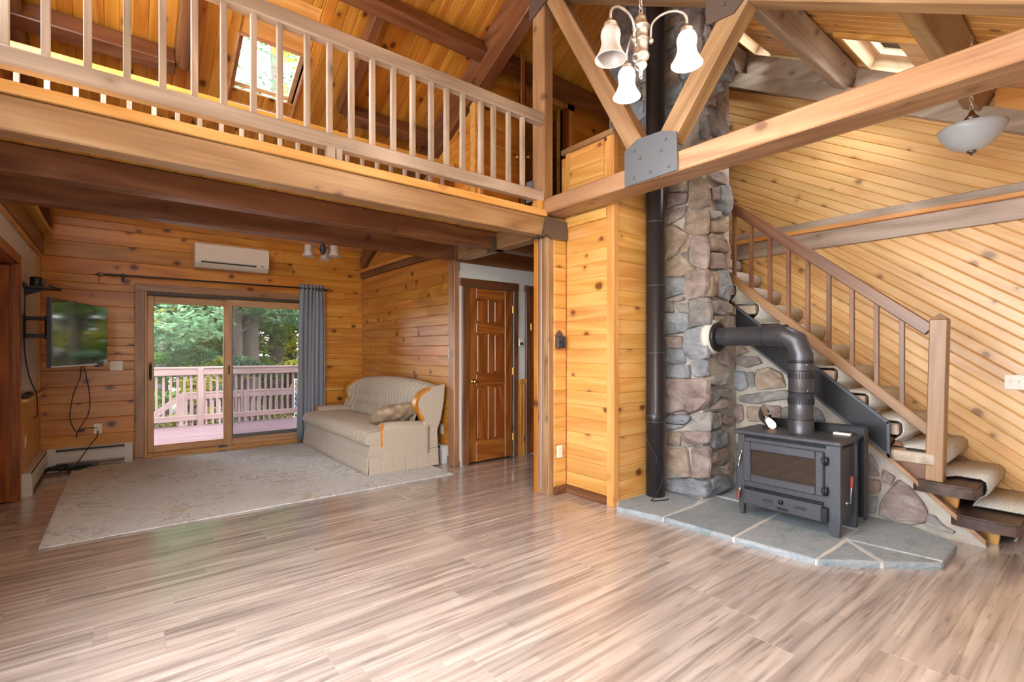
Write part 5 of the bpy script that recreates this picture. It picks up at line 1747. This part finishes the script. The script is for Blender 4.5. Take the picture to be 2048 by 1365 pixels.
def back_pt(u, v):
    b = .01 + u * (SLEN - .02)
    s_ = math.sin(PI * min(max(u, 0.001), .999)) ** .55
    zt = .885 + .075 * s_
    edge = min(u, 1 - u) * SLEN
    wing = max(0, 1 - edge / .30) ** 2 * .13
    pr_ = [(.60, .40), (.615, .50), (.64, .62), (.67, .74), (.70, .85), (.73, .92), (.77, .975), (.82, 1.0), (.87, .985), (.895, .94), (.89, .80), (.85, .60), (.80, .40)]
    f = v * (len(pr_) - 1)
    i = min(int(f), len(pr_) - 2)
    t_ = f - i
    a = pr_[i][0] * (1 - t_) + pr_[i + 1][0] * t_
    h = pr_[i][1] * (1 - t_) + pr_[i + 1][1] * t_
    z = .40 + (h - .40) / .60 * (zt - .40)
    if v < .62:
        ch = .5 + .5 * math.cos(2 * PI * (b / .088 + .30 * math.sin(h * 21)))
        a -= .030 * ch ** .45 * min(1, edge / .1)
    a -= wing * (1 - v * .9) * (1 if v < .6 else .4)
    return (a, b, z)


ob('backrest', MB().grid(back_pt, 220, 30), M_FABRIC, sofa)
WP = [(.615, .44), (.61, .515), (.572, .585), (.53, .66), (.52, .70), (.535, .76), (.575, .815), (.63, .85), (.69, .872), (.79, .895), (.885, .915), (.90, .90), (.885, .72), (.84, .50), (.80, .40), (.80, .19), (.62, .19)]
for b0, nm in ((-.012, 0), (SLEN - .06, 1)):
    mb = MB()
    rings = []
    ins = inset([(a, z) for a, z in WP], .018) or WP
    if parea(WP) < 0:
        ins = ins[::-1]
    lay = [(0, ins), (.018, WP), (.054, WP), (.072, ins)]
    m = len(WP)
    vs = [(a, b0 + d, z) for d, pl in lay for a, z in pl]
    fs = [tuple(range(m)), tuple(range(4 * m - 1, 3 * m - 1, -1))]
    for k in range(3):
        fs += [(k * m + j, k * m + (j + 1) % m, (k + 1) * m + (j + 1) % m, (k + 1) * m + j) for j in range(m)]
    ob('wing', MB().add(vs, fs), M_FABRIC, sofa)
    c0 = [(a, z) for a, z in WP[1:9]]
    crv = []
    for i in range(len(c0) - 1):
        q = [c0[max(i - 1, 0)], c0[i], c0[i + 1], c0[min(i + 2, len(c0) - 1)]]
        for k in range(4):
            t_ = k / 4
            crv.append(tuple(.5 * (2 * q[1][j] + (q[2][j] - q[0][j]) * t_ + (2 * q[0][j] - 5 * q[1][j] + 4 * q[2][j] - q[3][j]) * t_ ** 2 + (3 * q[1][j] - q[0][j] - 3 * q[2][j] + q[3][j]) * t_ ** 3) for j in (0, 1)))
    crv.append(c0[-1])
    mb = MB()
    vs, fs = [], []
    for i, (a, z) in enumerate(crv):
        q0, q1 = crv[max(i - 1, 0)], crv[min(i + 1, len(crv) - 1)]
        tx, tz = q1[0] - q0[0], q1[1] - q0[1]
        l = math.hypot(tx, tz)
        nx, nz = -tz / l, tx / l
        w = .019
        for da, db in ((-.012, -.004), (-.012, .076), (w, .076), (w, -.004)):
            vs.append((a - nx * da * -1 if False else a + nx * (-da), b0 + db, z + nz * (-da)))
    for i in range(len(crv) - 1):
        for k in range(4):
            fs.append((4 * i + k, 4 * i + (k + 1) % 4, 4 * i + 4 + (k + 1) % 4, 4 * i + 4 + k))
    fs += [(0, 1, 2, 3), tuple(4 * (len(crv) - 1) + k for k in (3, 2, 1, 0))]
    ob('wood_trim', mb.add(vs, fs), W('pine_deep', 'z'), sofa)
for b0, b1, nm in ((-.02, .145, 0), (SLEN - .145, SLEN + .02, 1)):
    bc, hw = (b0 + b1) / 2, (b1 - b0) / 2
    prof = [(-hw, .175)] + [(-hw * 1.04 if k in (1,) else -hw * math.cos(PI * k / 10), .445 + .085 * math.sin(PI * k / 10)) for k in range(0, 11)] + [(hw, .175)]
    vs = []
    for a in (.13, .15, .40, .64, .68):
        for k, (b, z) in enumerate(prof):
            sh = .94 if a in (.13,) else 1
            vs.append((a, bc + b * sh, .19 + (z - .19) * (sh if a > .6 or a < .14 else 1) - (.02 if a > .6 else 0)))
    m = len(prof)
    fs = [tuple(range(m)), tuple(range(5 * m - 1, 4 * m - 1, -1))]
    for k in range(4):
        fs += [(k * m + j, k * m + j + 1, (k + 1) * m + j + 1, (k + 1) * m + j) for j in range(m - 1)]
    mb = MB().add(vs[:], fs)
    mb.sm = [True] * len(mb.sm)
    o = ob('arm', mb, M_FABRIC, sofa)
    fb = b0 + .004 if nm == 0 else b1 - .054
    poly = [(fb, .285), (fb + .042, .285), (fb + .042, .47)] + [(fb + .021 + .026 * math.cos(PI * k / 6), .49 + .042 * math.sin(PI * k / 6)) for k in range(7)] + [(fb, .47)]
    ob('arm_facing', MB().prism(poly, .112, .132, 'x'), W('pine_deep', 'z'), sofa)

pil = MB()


def pill(u, v):
    a, b = u * 2 * PI, (v - .5) * PI
    f = lambda c, e: math.copysign(abs(c) ** e, c)
    x = f(math.cos(b), .55) * f(math.cos(a), .6)
    y = f(math.cos(b), .55) * f(math.sin(a), .6)
    z = f(math.sin(b), 1.1)
    k = 1 - .25 * (1 - abs(x) ** 2) * (abs(y) > .9)
    return (x * .27 * (1 - .05 * y * y), y * .185 * (1 - .08 * x * x), z * .085 * (1 - .55 * max(abs(x), abs(y)) ** 4) + .01 * math.sin(9 * x + 5 * y))


pil.grid(pill, 40, 22, True, True)
p = ob('throw_pillow', pil, M_CUSH, None, Matrix.Translation((2.43, 5.19, .575)) @ Matrix.Rotation(math.radians(-12), 4, 'Z') @ Matrix.Rotation(math.radians(-34), 4, 'X') @ Matrix.Rotation(math.radians(-9), 4, 'Y'))
tag(p, 'taupe plush throw pillow leaning on the near arm of the sofa', 'pillow')

# ------------------------------------------------------------------ television corner
tvc = Vector((-.296, 6.34, 1.455))
tex = Vector((.362, 1.118, 0)).normalized()
tn = Vector((tex.y, -tex.x, 0))
Mtv = frame(tvc, tex, -tn, (0, 0, 1))
tv = thing('television', 'flat television on a swing arm, its dark screen reflecting the glass door', 'television', tvc)
tv.matrix_basis = Mtv
TW, TH = .575, .305
ob('screen', MB().box(-TW + .006, TW - .006, -.016, -.012, -TH + .014, TH - .006), M_TV, tv)
ob('bezel', MB().cbox(-TW, TW, -.014, .022, -TH, TH, .004), plain('silver_bezel', lin(92, 94, 100), .4, .5), tv)
ob('back_shell', MB().cbox(-TW * .75, TW * .75, .02, .06, -TH * .8, TH * .6, .02), M_BLACK, tv)
ob('bottom_strip', MB().cbox(-TW, TW, -.018, -.012, -TH, -TH + .014, .001), plain('silver_strip', lin(186, 184, 184), .3, .7), tv)
ob('sensor', MB().cbox(TW - .25, TW - .10, -.02, .01, -TH - .018, -TH + .03, .006), M_BLACK, tv)
mt = thing('wall_mount', 'black articulated arm holding the television on the white wall', 'bracket', (-.70, 6.42, 1.52))
ob('wall_plate', MB().cbox(0, .012, -.06, .06, -.115, .115, .003), M_BLACK, mt)
ob('arm', MB().cbox(.01, .16, -.02, .02, .065, .10, .004), M_BLACK, mt)
ob('arm', MB().cbox(.01, .16, -.02, .02, -.10, -.065, .004), M_BLACK, mt)
ob('pivot', MB().tube([(.16, 0, -.11), (.16, 0, .11)], .016, 10), M_BLACK, mt)
ob('arm', MB().cbox(.15, .345, -.03, .01, .062, .095, .004).cbox(.15, .345, -.03, .01, -.095, -.062, .004), M_BLACK, mt)
ob('head_plate', MB().cbox(.325, .35, -.10, .10, -.10, .10, .004), M_PLATE, mt)
shf = thing('wall_shelf', 'small black wall shelf above the television', 'shelf', (-.70, 6.47, 1.885))
ob('board', MB().prism([(0, -.13), (.20, -.13), (.26, -.02), (.25, .10), (0, .13)], 0, .018, 'z'), M_BLACK, shf)
ob('bracket', MB().prism([(0, -.07), (0, 0), (.16, 0)], -.01, .01, 'y'), M_BLACK, shf)
ob('lip', MB().cbox(.0, .012, -.13, .13, .0, .05, .002), M_BLACK, shf)
dv = thing('streaming_box', 'small dark round device standing on the black wall shelf', 'device', (-.62, 6.46, 1.903))
ob('body', MB().lathe([(0, 0), (.042, 0), (.045, .005), (.045, .085), (.04, .095), (0, .095)], 20), M_BLACK, dv)
ob('port_panel', MB().cbox(.03, .06, -.02, .02, .02, .07, .002), M_PLATE, dv)
dv = ob('remote_sensor', MB().cbox(-.01, .01, -.03, .03, 0, .028, .004), M_BLACK, None, Matrix.Translation((-.52, 6.49, 1.903)))
tag(dv, 'tiny black sensor at the outer end of the wall shelf', 'device')
dv = ob('cable_box', MB().cbox(-.025, .025, -.16, .16, 0, .03, .004).cbox(-.02, .02, .04, .14, .03, .045, .004), M_BLACK, None, Matrix.Translation((-.667, 6.36, .868)))
tag(dv, 'flat black box lying on the dado cap beside the left door', 'device')
cord('device_cable', 'black cord hanging from the wall shelf down past the dado', [(-.688, 6.40, 1.88), (-.688, 6.38, 1.6), (-.688, 6.37, 1.30), (-.66, 6.42, 1.05), (-.625, 6.50, .90), (-.62, 6.55, .78), (-.62, 6.54, .68), (-.64, 6.50, .655)], .005)
cord('television_cable', 'black cord looping from the television down towards the outlet', [(-.34, 7.40, 1.18), (-.35, 7.44, 1.0), (-.41, 7.46, .80), (-.44, 7.46, .55), (-.41, 7.47, .42), (-.375, 7.47, .37), (-.30, 7.48, .41), (-.24, 7.48, .40), (-.205, 7.475, .407)], .005)
cord('television_cable', 'second black cord loop hanging from the television, joined at the plug', [(-.33, 7.40, 1.18), (-.30, 7.44, 1.0), (-.27, 7.46, .78), (-.28, 7.46, .58), (-.34, 7.47, .44), (-.375, 7.47, .37), (-.385, 7.47, .30)], .005)
cord('adapter_cable', 'black cord from the outlet over the heater to the adapter on the floor', [(-.198, 7.48, .367), (-.205, 7.45, .30), (-.26, 7.42, .22), (-.33, 7.40, .10), (-.38, 7.33, .03), (-.36, 7.25, .03)], .005)
pb = thing('power_adapter', 'grey power adapter on the floor at the rug corner', 'adapter', (-.30, 7.20, 0))
ob('case', MB().cbox(-.14, .10, -.035, .035, .0, .055, .006), plain('slate_plastic', lin(70, 76, 84), .5), pb)
ob('cord_boot', MB().tube([(-.14, 0, .027), (-.17, 0, .025)], [.012, .006], 8), M_CORD, pb)
rnd = random.Random(7)
pts = []
for k in range(64):
    a = k * .62
    r = .10 + .05 * math.sin(k * 1.7) + rnd.random() * .03
    pts.append((-.46 + r * 1.35 * math.cos(a), 7.16 + r * .75 * math.sin(a), .008 + .028 * abs(math.sin(k * .9)) + rnd.random() * .012))
cord('cable_coil', 'tangled coil of black cords on the floor below the heater', pts, .006)
struct('trim_35', MB().cbox(2.36, 2.90, 7.46, 7.50, .70, .735, .004), W('orange'))

# ------------------------------------------------------------------ lamps
def bell(r=.066, h=.135):
    return [(r * .40, h), (r * .52, h - .004), (r * .60, h * .88), (r * .64, h * .76), (r * .60, h * .64), (r * .58, h * .52), (r * .62, h * .40), (r * .72, h * .26), (r * .88, h * .11), (r * 1.0, h * .02), (r * 1.0, 0), (r * .95, h * .01), (r * .84, h * .12), (r * .68, h * .27), (r * .57, h * .41), (r * .53, h * .56), (r * .56, h * .76), (r * .36, h * .95)]


CX_, CY_ = 1.82, 1.36
chd = thing('chandelier', 'brushed nickel three-light chandelier with bell glass shades, two of them lit', 'chandelier', (CX_, CY_, 2.56))
ob('body', MB().lathe([(0, -.03), (.008, -.028), (.010, -.015), (.006, -.008), (.020, .0), (.028, .012), (.027, .022), (.017, .03), (.020, .038), (.036, .046), (.039, .058), (.033, .066), (.033, .118), (.036, .122), (.036, .128), (.033, .132), (.033, .175), (.039, .180), (.039, .186), (.029, .192), (.029, .205), (.024, .212), (.026, .218), (.016, .235), (.006, .245), (.004, .25)], 28), M_NICKEL, chd)
links = MB()
for k in range(26):
    z0 = .255 + k * .030
    ring = []
    for j in range(11):
        a = 2 * PI * j / 10
        x, z = .0085 * math.cos(a), .0205 * math.sin(a)
        ring.append((x, 0, z0 + z) if k % 2 else (0, x, z0 + z))
    links.tube(ring, .0024, 5, False)
ob('chain', links, M_NICKEL, chd)
right = Vector((math.cos(math.radians(38.57)), -math.sin(math.radians(38.57)), 0))
fwd = Vector((-right.y, right.x, 0))
for i, ang in enumerate((95, 216, 336)):
    a = math.radians(ang)
    d = right * math.cos(a) + fwd * math.sin(a)
    R_ = .195
    pts = [d * .036 + Vector((0, 0, .115)), d * .042 + Vector((0, 0, .118)), d * .044 + Vector((0, 0, .15))]
    for k in range(13):
        t_ = PI * k / 12
        c = (R_ - .044) / 2
        pts.append(d * (.044 + c - c * math.cos(t_)) + Vector((0, 0, .165 + .055 * math.sin(t_))))
    pts.append(d * R_ + Vector((0, 0, .14)))
    ob('arm', MB().tube(pts, .0058, 8), M_NICKEL, chd)
    ob('scroll', MB().lathe([(0, -.012), (.008, -.010), (.012, 0), (.008, .010), (0, .012)], 10), M_NICKEL, chd, Matrix.Translation(d * .045 + Vector((0, 0, .112))))
    ob('socket_cup', MB().lathe([(0, .04), (.008, .038), (.012, .028), (.026, .018), (.029, .012), (.027, .008), (.030, .003), (.030, -.006), (.0, -.006)], 20), M_NICKEL, chd, Matrix.Translation(d * R_ + Vector((0, 0, .108))))
    lit = i != 1
    sh_ = ob('shade', MB().lathe(bell(), 28), M_LIT if lit else M_FROST, chd, Matrix.Translation(d * R_ + Vector((0, 0, -.028))))
    if lit:
        sh_['label'] = 'lit shade glowing warm white'
        ob('bulb', MB().lathe([(0, -.03), (.016, -.024), (.022, -.006), (.016, .02), (.010, .035)], 14), M_LIT, sh_, Matrix.Translation((0, 0, .05)))
        ld = bpy.data.lights.new('chandelier_bulb', 'POINT')
        ld.energy = 30
        ld.color = (1.0, .86, .68)
        ld.shadow_soft_size = .03
        lo = bpy.data.objects.new('chandelier_bulb', ld)
        C.objects.link(lo)
        lo.location = Vector((CX_, CY_, 2.56)) + d * R_ + Vector((0, 0, -.055))
ob('bottom_loop', MB().tube([(.008 * math.cos(2 * PI * j / 10), 0, -.038 + .008 * math.sin(2 * PI * j / 10)) for j in range(11)], .002, 5, False), M_NICKEL, chd)

pen = thing('pendant_lamp', 'alabaster glass bowl lamp hanging on a chain at the right edge', 'lamp', (4.34, .64, 2.60))
R_ = .175
ob('bowl', MB().lathe([(0, 0), (.03, .002), (.07, .016), (.11, .044), (.145, .085), (.167, .125), (R_, .15), (R_ - .004, .153), (.160, .128), (.138, .088), (.104, .048), (.066, .022), (0, .008)], 36), M_BOWL, pen)
ob('finial', MB().lathe([(0, -.03), (.006, -.028), (.008, -.018), (.02, -.012), (.026, -.004), (.022, .004), (0, .006)], 16), M_PEWTER, pen)
ob('stem', MB().lathe([(.012, .0), (.012, .13), (.034, .15), (.034, .21), (.038, .215), (.030, .225), (.018, .24), (.012, .26), (.004, .27)], 20), M_PEWTER, pen)
for k in range(3):
    a = 2 * PI * k / 3 + .4
    pts = [(math.cos(a) * r, math.sin(a) * r, z) for r, z in ((.03, .165), (.055, .155), (.075, .16), (.08, .18), (.07, .19), (.06, .18))]
    ob('scroll', MB().tube(pts, .004, 6), M_PEWTER, pen)
links = MB()
for k in range(17):
    z0 = .285 + k * .028
    links.tube([((.008 * math.cos(2 * PI * j / 10) if k % 2 else 0), (0 if k % 2 else .008 * math.cos(2 * PI * j / 10)), z0 + .019 * math.sin(2 * PI * j / 10)) for j in range(11)], .0022, 5, False)
ob('chain', links, M_NICKEL, pen)

cll = thing('ceiling_light', 'small three-shade ceiling light with white glass, high before the glass door', 'lamp', (1.77, 5.60, 2.40))
ob('stem', MB().tube([(0, 0, .10), (0, 0, 1.36)], .006, 8).lathe([(0, -.04), (.012, -.03), (.03, .0), (.036, .03), (.03, .06), (.014, .10), (0, .11)], 16), plain('antique_iron', lin(64, 62, 68), .4, .6), cll)
for ang in (100, 195, 345):
    a = math.radians(ang)
    d = right * math.cos(a) + fwd * math.sin(a)
    ob('arm', MB().tube([d * .03 + Vector((0, 0, .03)), d * .08 + Vector((0, 0, .06)), d * .13 + Vector((0, 0, .085)), d * .15 + Vector((0, 0, .06))], .006, 6), M_BRKT, cll)
    ob('shade', MB().lathe(bell(.07, .13), 24), M_FROST, cll, Matrix.Translation(d * .15 + Vector((0, 0, -.06))))

# ------------------------------------------------------------------ outdoors
deck = struct('deck_floor', MB().box(-3, 6, 7.64, 10.8, -.22, -.115), M_BARK)
boards(deck, (0, 0, -.115), (1, 0, 0), (0, 1, 0), (0, 0, 1), [[(-2.5, 7.64), (5.5, 7.64), (5.5, 10.78), (-2.5, 10.78)]], 0, .142, M_DECK, thick=.035, groove=.006, seed=120)
W_[('rail', 'x')] = M_RAILP
M_RAILZ = wood('painted_rail_upright', lin(90, 70, 69), lin(104, 84, 82), lin(118, 98, 95), axis='z', rough=.55, knots=0, tone=.1)


def deck_rail(label, x0, x1, y, z0, z1, posts, spacing=.1035, lowz=.10):
    t = thing('deck_railing', label, 'railing', (x0, y, z0))
    L, H = x1 - x0, z1 - z0
    ob('cap', MB().cbox(0, L, -.07, .07, H - .035, H, .005), M_RAILP, t)
    ob('top_rail', MB().cbox(0, L, -.06, -.02, H - .15, H - .035, .005), M_RAILP, t)
    ob('bottom_rail', MB().cbox(0, L, -.06, -.02, lowz, lowz + .10, .005), M_RAILP, t)
    for x in posts:
        ob('post', MB().cbox(x - x0 - .045, x - x0 + .045, -.075, .015, -.03, H - .03, .005), M_RAILZ, t)
    base = None
    n = int(L / spacing)
    for i in range(n):
        x = .05 + i * spacing
        if base is None:
            base = ob('baluster', MB().cbox(-.019, .019, -.02, .018, .03, H - .06, .003), M_RAILZ, t, Matrix.Translation((x, 0, 0)))
        else:
            c = base.copy()
            C.objects.link(c)
            c.parent = t
            c.matrix_basis = Matrix.Translation((x, 0, 0))
    return t


deck_rail('pinkish deck railing straight across behind the glass door', -1.2, 3.6, 10.70, -.08, 1.0, (-.6, 1.165, 3.0))
deck_rail('lower pinkish railing of the deck stairs, seen through the front balusters', 1.02, 3.5, 12.3, -.85, .42, (1.06, 2.2), .125)
st = thing('stair_rail', 'sloping pinkish stair rail beyond the deck railing, lower left', 'railing', (.98, 12.26, .40))
ob('rail', MB().add([(0, -.05, -.13), (0, .05, -.13), (0, -.05, 0), (0, .05, 0), (-.62, -.05, -.62), (-.62, .05, -.62), (-.62, -.05, -.49), (-.62, .05, -.49)], [(0, 1, 3, 2), (4, 6, 7, 5), (0, 4, 5, 1), (2, 3, 7, 6), (0, 2, 6, 4), (1, 5, 7, 3)]), M_RAILP, st)
ob('post', MB().cbox(-.045, .045, -.045, .045, -1.2, -.0, .005), M_RAILZ, st)
gt = thing('mesh_gate', 'grey chain-link gate panel beyond the deck railing, beside the curtain', 'gate', (2.98, 11.4, -.1))
M_GALV = plain('galvanised_steel', lin(176, 182, 192), .4, .6)
ob('frame', MB().tube([(0, 0, -.1), (0, 0, .78)], .025, 8).tube([(0, 0, .76), (.5, 0, .76)], .018, 8).tube([(0, 0, .02), (.5, 0, .02)], .018, 8), M_GALV, gt)
mb = MB()
for k in range(-8, 9):
    for s_ in (1, -1):
        x0_, z0_ = k * .075, 0.02
        pts = []
        for j in range(2):
            pts.append((x0_ + s_ * j * .74 * .7, 0, z0_ + j * .74))
        q = [p for p in pts]
        # clip to the frame
        a, b = q
        ts = [0, 1]
        dx = b[0] - a[0]
        lo_, hi_ = 0.0, 1.0
        if dx != 0:
            t0, t1 = sorted(((0 - a[0]) / dx, (.5 - a[0]) / dx))
            lo_, hi_ = max(lo_, t0), min(hi_, t1)
        if hi_ - lo_ > .02:
            mb.tube([tuple(a[i] + (b[i] - a[i]) * lo_ for i in range(3)), tuple(a[i] + (b[i] - a[i]) * hi_ for i in range(3))], .004, 4, False)
o = ob('wire_mesh', mb, M_GALV, gt)


def leaves(mb, cen, rad, n, size, rnd, droop=.5):
    for _ in range(n):
        while True:
            p = Vector((rnd.uniform(-1, 1), rnd.uniform(-1, 1), rnd.uniform(-1, 1)))
            if p.length < 1:
                break
        p = p.normalized() * (p.length ** .5)
        c = Vector(cen) + Vector((p.x * rad[0], p.y * rad[1], p.z * rad[2]))
        s_ = size * rnd.uniform(.6, 1.3)
        u = Vector((rnd.uniform(-1, 1), rnd.uniform(-1, 1), rnd.uniform(-droop, droop * .4))).normalized()
        v = u.cross(Vector((rnd.uniform(-.6, .6), rnd.uniform(-.6, .6), 1))).normalized()
        k = len(mb.v)
        mb.v += [tuple(c - u * s_), tuple(c + v * s_ * .42), tuple(c + u * s_), tuple(c - v * s_ * .42)]
        mb.f.append((k, k + 1, k + 2, k + 3))
        mb.sm.append(False)


def tree(label, x, y, h, r, crown0, mat, seed, nclump=26, nleaf=240, spread=2.6, size=.15, dens=2.0, leaf=.66, name='tree', grp=None):
    rnd = random.Random(seed)
    t = thing(name, label, 'tree', (x, y, -1.5), grp)
    n = 9
    pts = [(rnd.uniform(-.05, .05) * i * .5, rnd.uniform(-.05, .05) * i * .5, h * i / (n - 1)) for i in range(n)]
    ob('trunk', MB().tube(pts, [r * (1.15 - .85 * i / (n - 1)) for i in range(n)], 10), M_BARK, t)
    br = MB()
    mb = MB()
    for k in range(nclump):
        f = rnd.random()
        z = crown0 + (h - crown0) * f
        a = rnd.uniform(0, 2 * PI)
        sp_ = spread * (1.05 - .75 * f) * rnd.uniform(.25, 1)
        c = (sp_ * math.cos(a), sp_ * math.sin(a), z + rnd.uniform(-.3, .3))
        br.tube([(0, 0, z - sp_ * .25), (c[0] * .5, c[1] * .5, z), c], [r * .22, r * .14, r * .05], 5, False)
        rr = spread * rnd.uniform(.26, .46)
        leaves(mb, c, (rr, rr, rr * .42), int(nleaf * dens), size * leaf, rnd)
    ob('branches', br, M_BARK, t)
    o = ob('foliage', mb, mat, t, None, False)
    o['kind'] = 'stuff'
    return t


tree('tall straight tree with a grey trunk, left of the door panels seam', 2.29, 13.9, 8.6, .13, 3.2, LEAFS[1], 1, 30, 260, 2.8, .16)
tree('tall tree with a thick trunk seen in the right glass pane', 2.85, 12.9 + 2.6, 9.2, .26, 3.4, LEAFS[0], 2, 30, 240, 2.8, .16)
tree('thin dark tree near the curtain edge beyond the deck', 4.2, 15.2, 12, .11, 4.2, LEAFS[2], 3, 24, 220, 2.2, .15)
tree('yellow-green tree with low branches behind the left glass pane', .95, 16.8, 9.5, .14, 2.4, LEAFS[2], 4, 40, 240, 2.3, .15)
tree('blue-green hemlock branches close behind the deck, left pane', .55, 14.6, 8.5, .10, 1.8, LEAFS[1], 5, 30, 220, 1.6, .13)
tree('bushy green tree far behind the middle of the glass door', 2.3, 20, 11, .2, 1.6, LEAFS[0], 6, 36, 240, 3.4, .2)
tree('pale green tree far behind the right glass pane', 5.4, 21, 11, .2, 1.6, LEAFS[2], 7, 36, 240, 3.4, .2)
tree('green tree far behind the left edge of the glass door', -1.4, 20, 11, .2, 1.6, LEAFS[0], 8, 36, 240, 3.4, .2)
tree('low bush growing below the deck railing, left pane', .4, 13.4, 2.6, .05, .6, LEAFS[0], 9, 14, 160, .9, .11, name='bush')
tree('low bush growing behind the lower stair railing', 2.4, 13.6, 2.4, .05, .5, LEAFS[1], 10, 14, 160, .9, .11, name='bush')
tree('pale bush beyond the chain-link gate', 3.9, 13.4, 2.9, .05, .6, LEAFS[2], 11, 16, 160, 1.0, .11, name='bush')
tree('tall tree crown seen through the rear skylight', 4.2, 18.2, 17.5, .22, 9.0, LEAFS[1], 12, 30, 130, 3.0, .15)
tree('dark green tree beyond the right corner of the deck', 7.2, 15.5, 9.5, .16, 1.8, LEAFS[0], 13, 30, 220, 2.4, .16)
tree('pale tree further right behind the deck corner', 9.8, 19.0, 10.5, .18, 1.8, LEAFS[2], 14, 30, 220, 2.8, .18)
tree('hemlock far right beyond the deck', 11.5, 16.0, 10, .18, 1.6, LEAFS[1], 15, 30, 220, 2.8, .18)
for i, (x, y) in enumerate(((-4.5, 24), (-1.0, 26), (2.6, 27), (6.5, 27), (10.5, 25), (14.5, 24), (18.5, 22))):
    tree('background woodland tree far behind the deck', x, y, 9.5, .2, .5, LEAFS[(i * 2) % 3], 40 + i, 40, 150, 3.8, .3, grp='woodland behind the house', dens=1.4, leaf=.9)
for i, (x, y) in enumerate(((-.6, 14.6), (1.5, 15.0), (3.2, 16.0), (5.6, 14.4))):
    tree('low undergrowth bush beyond the deck railing', x, y, 2.6, .04, .3, LEAFS[(i + 1) % 3], 60 + i, 16, 170, 1.1, .12, name='bush', grp='undergrowth beyond the deck')
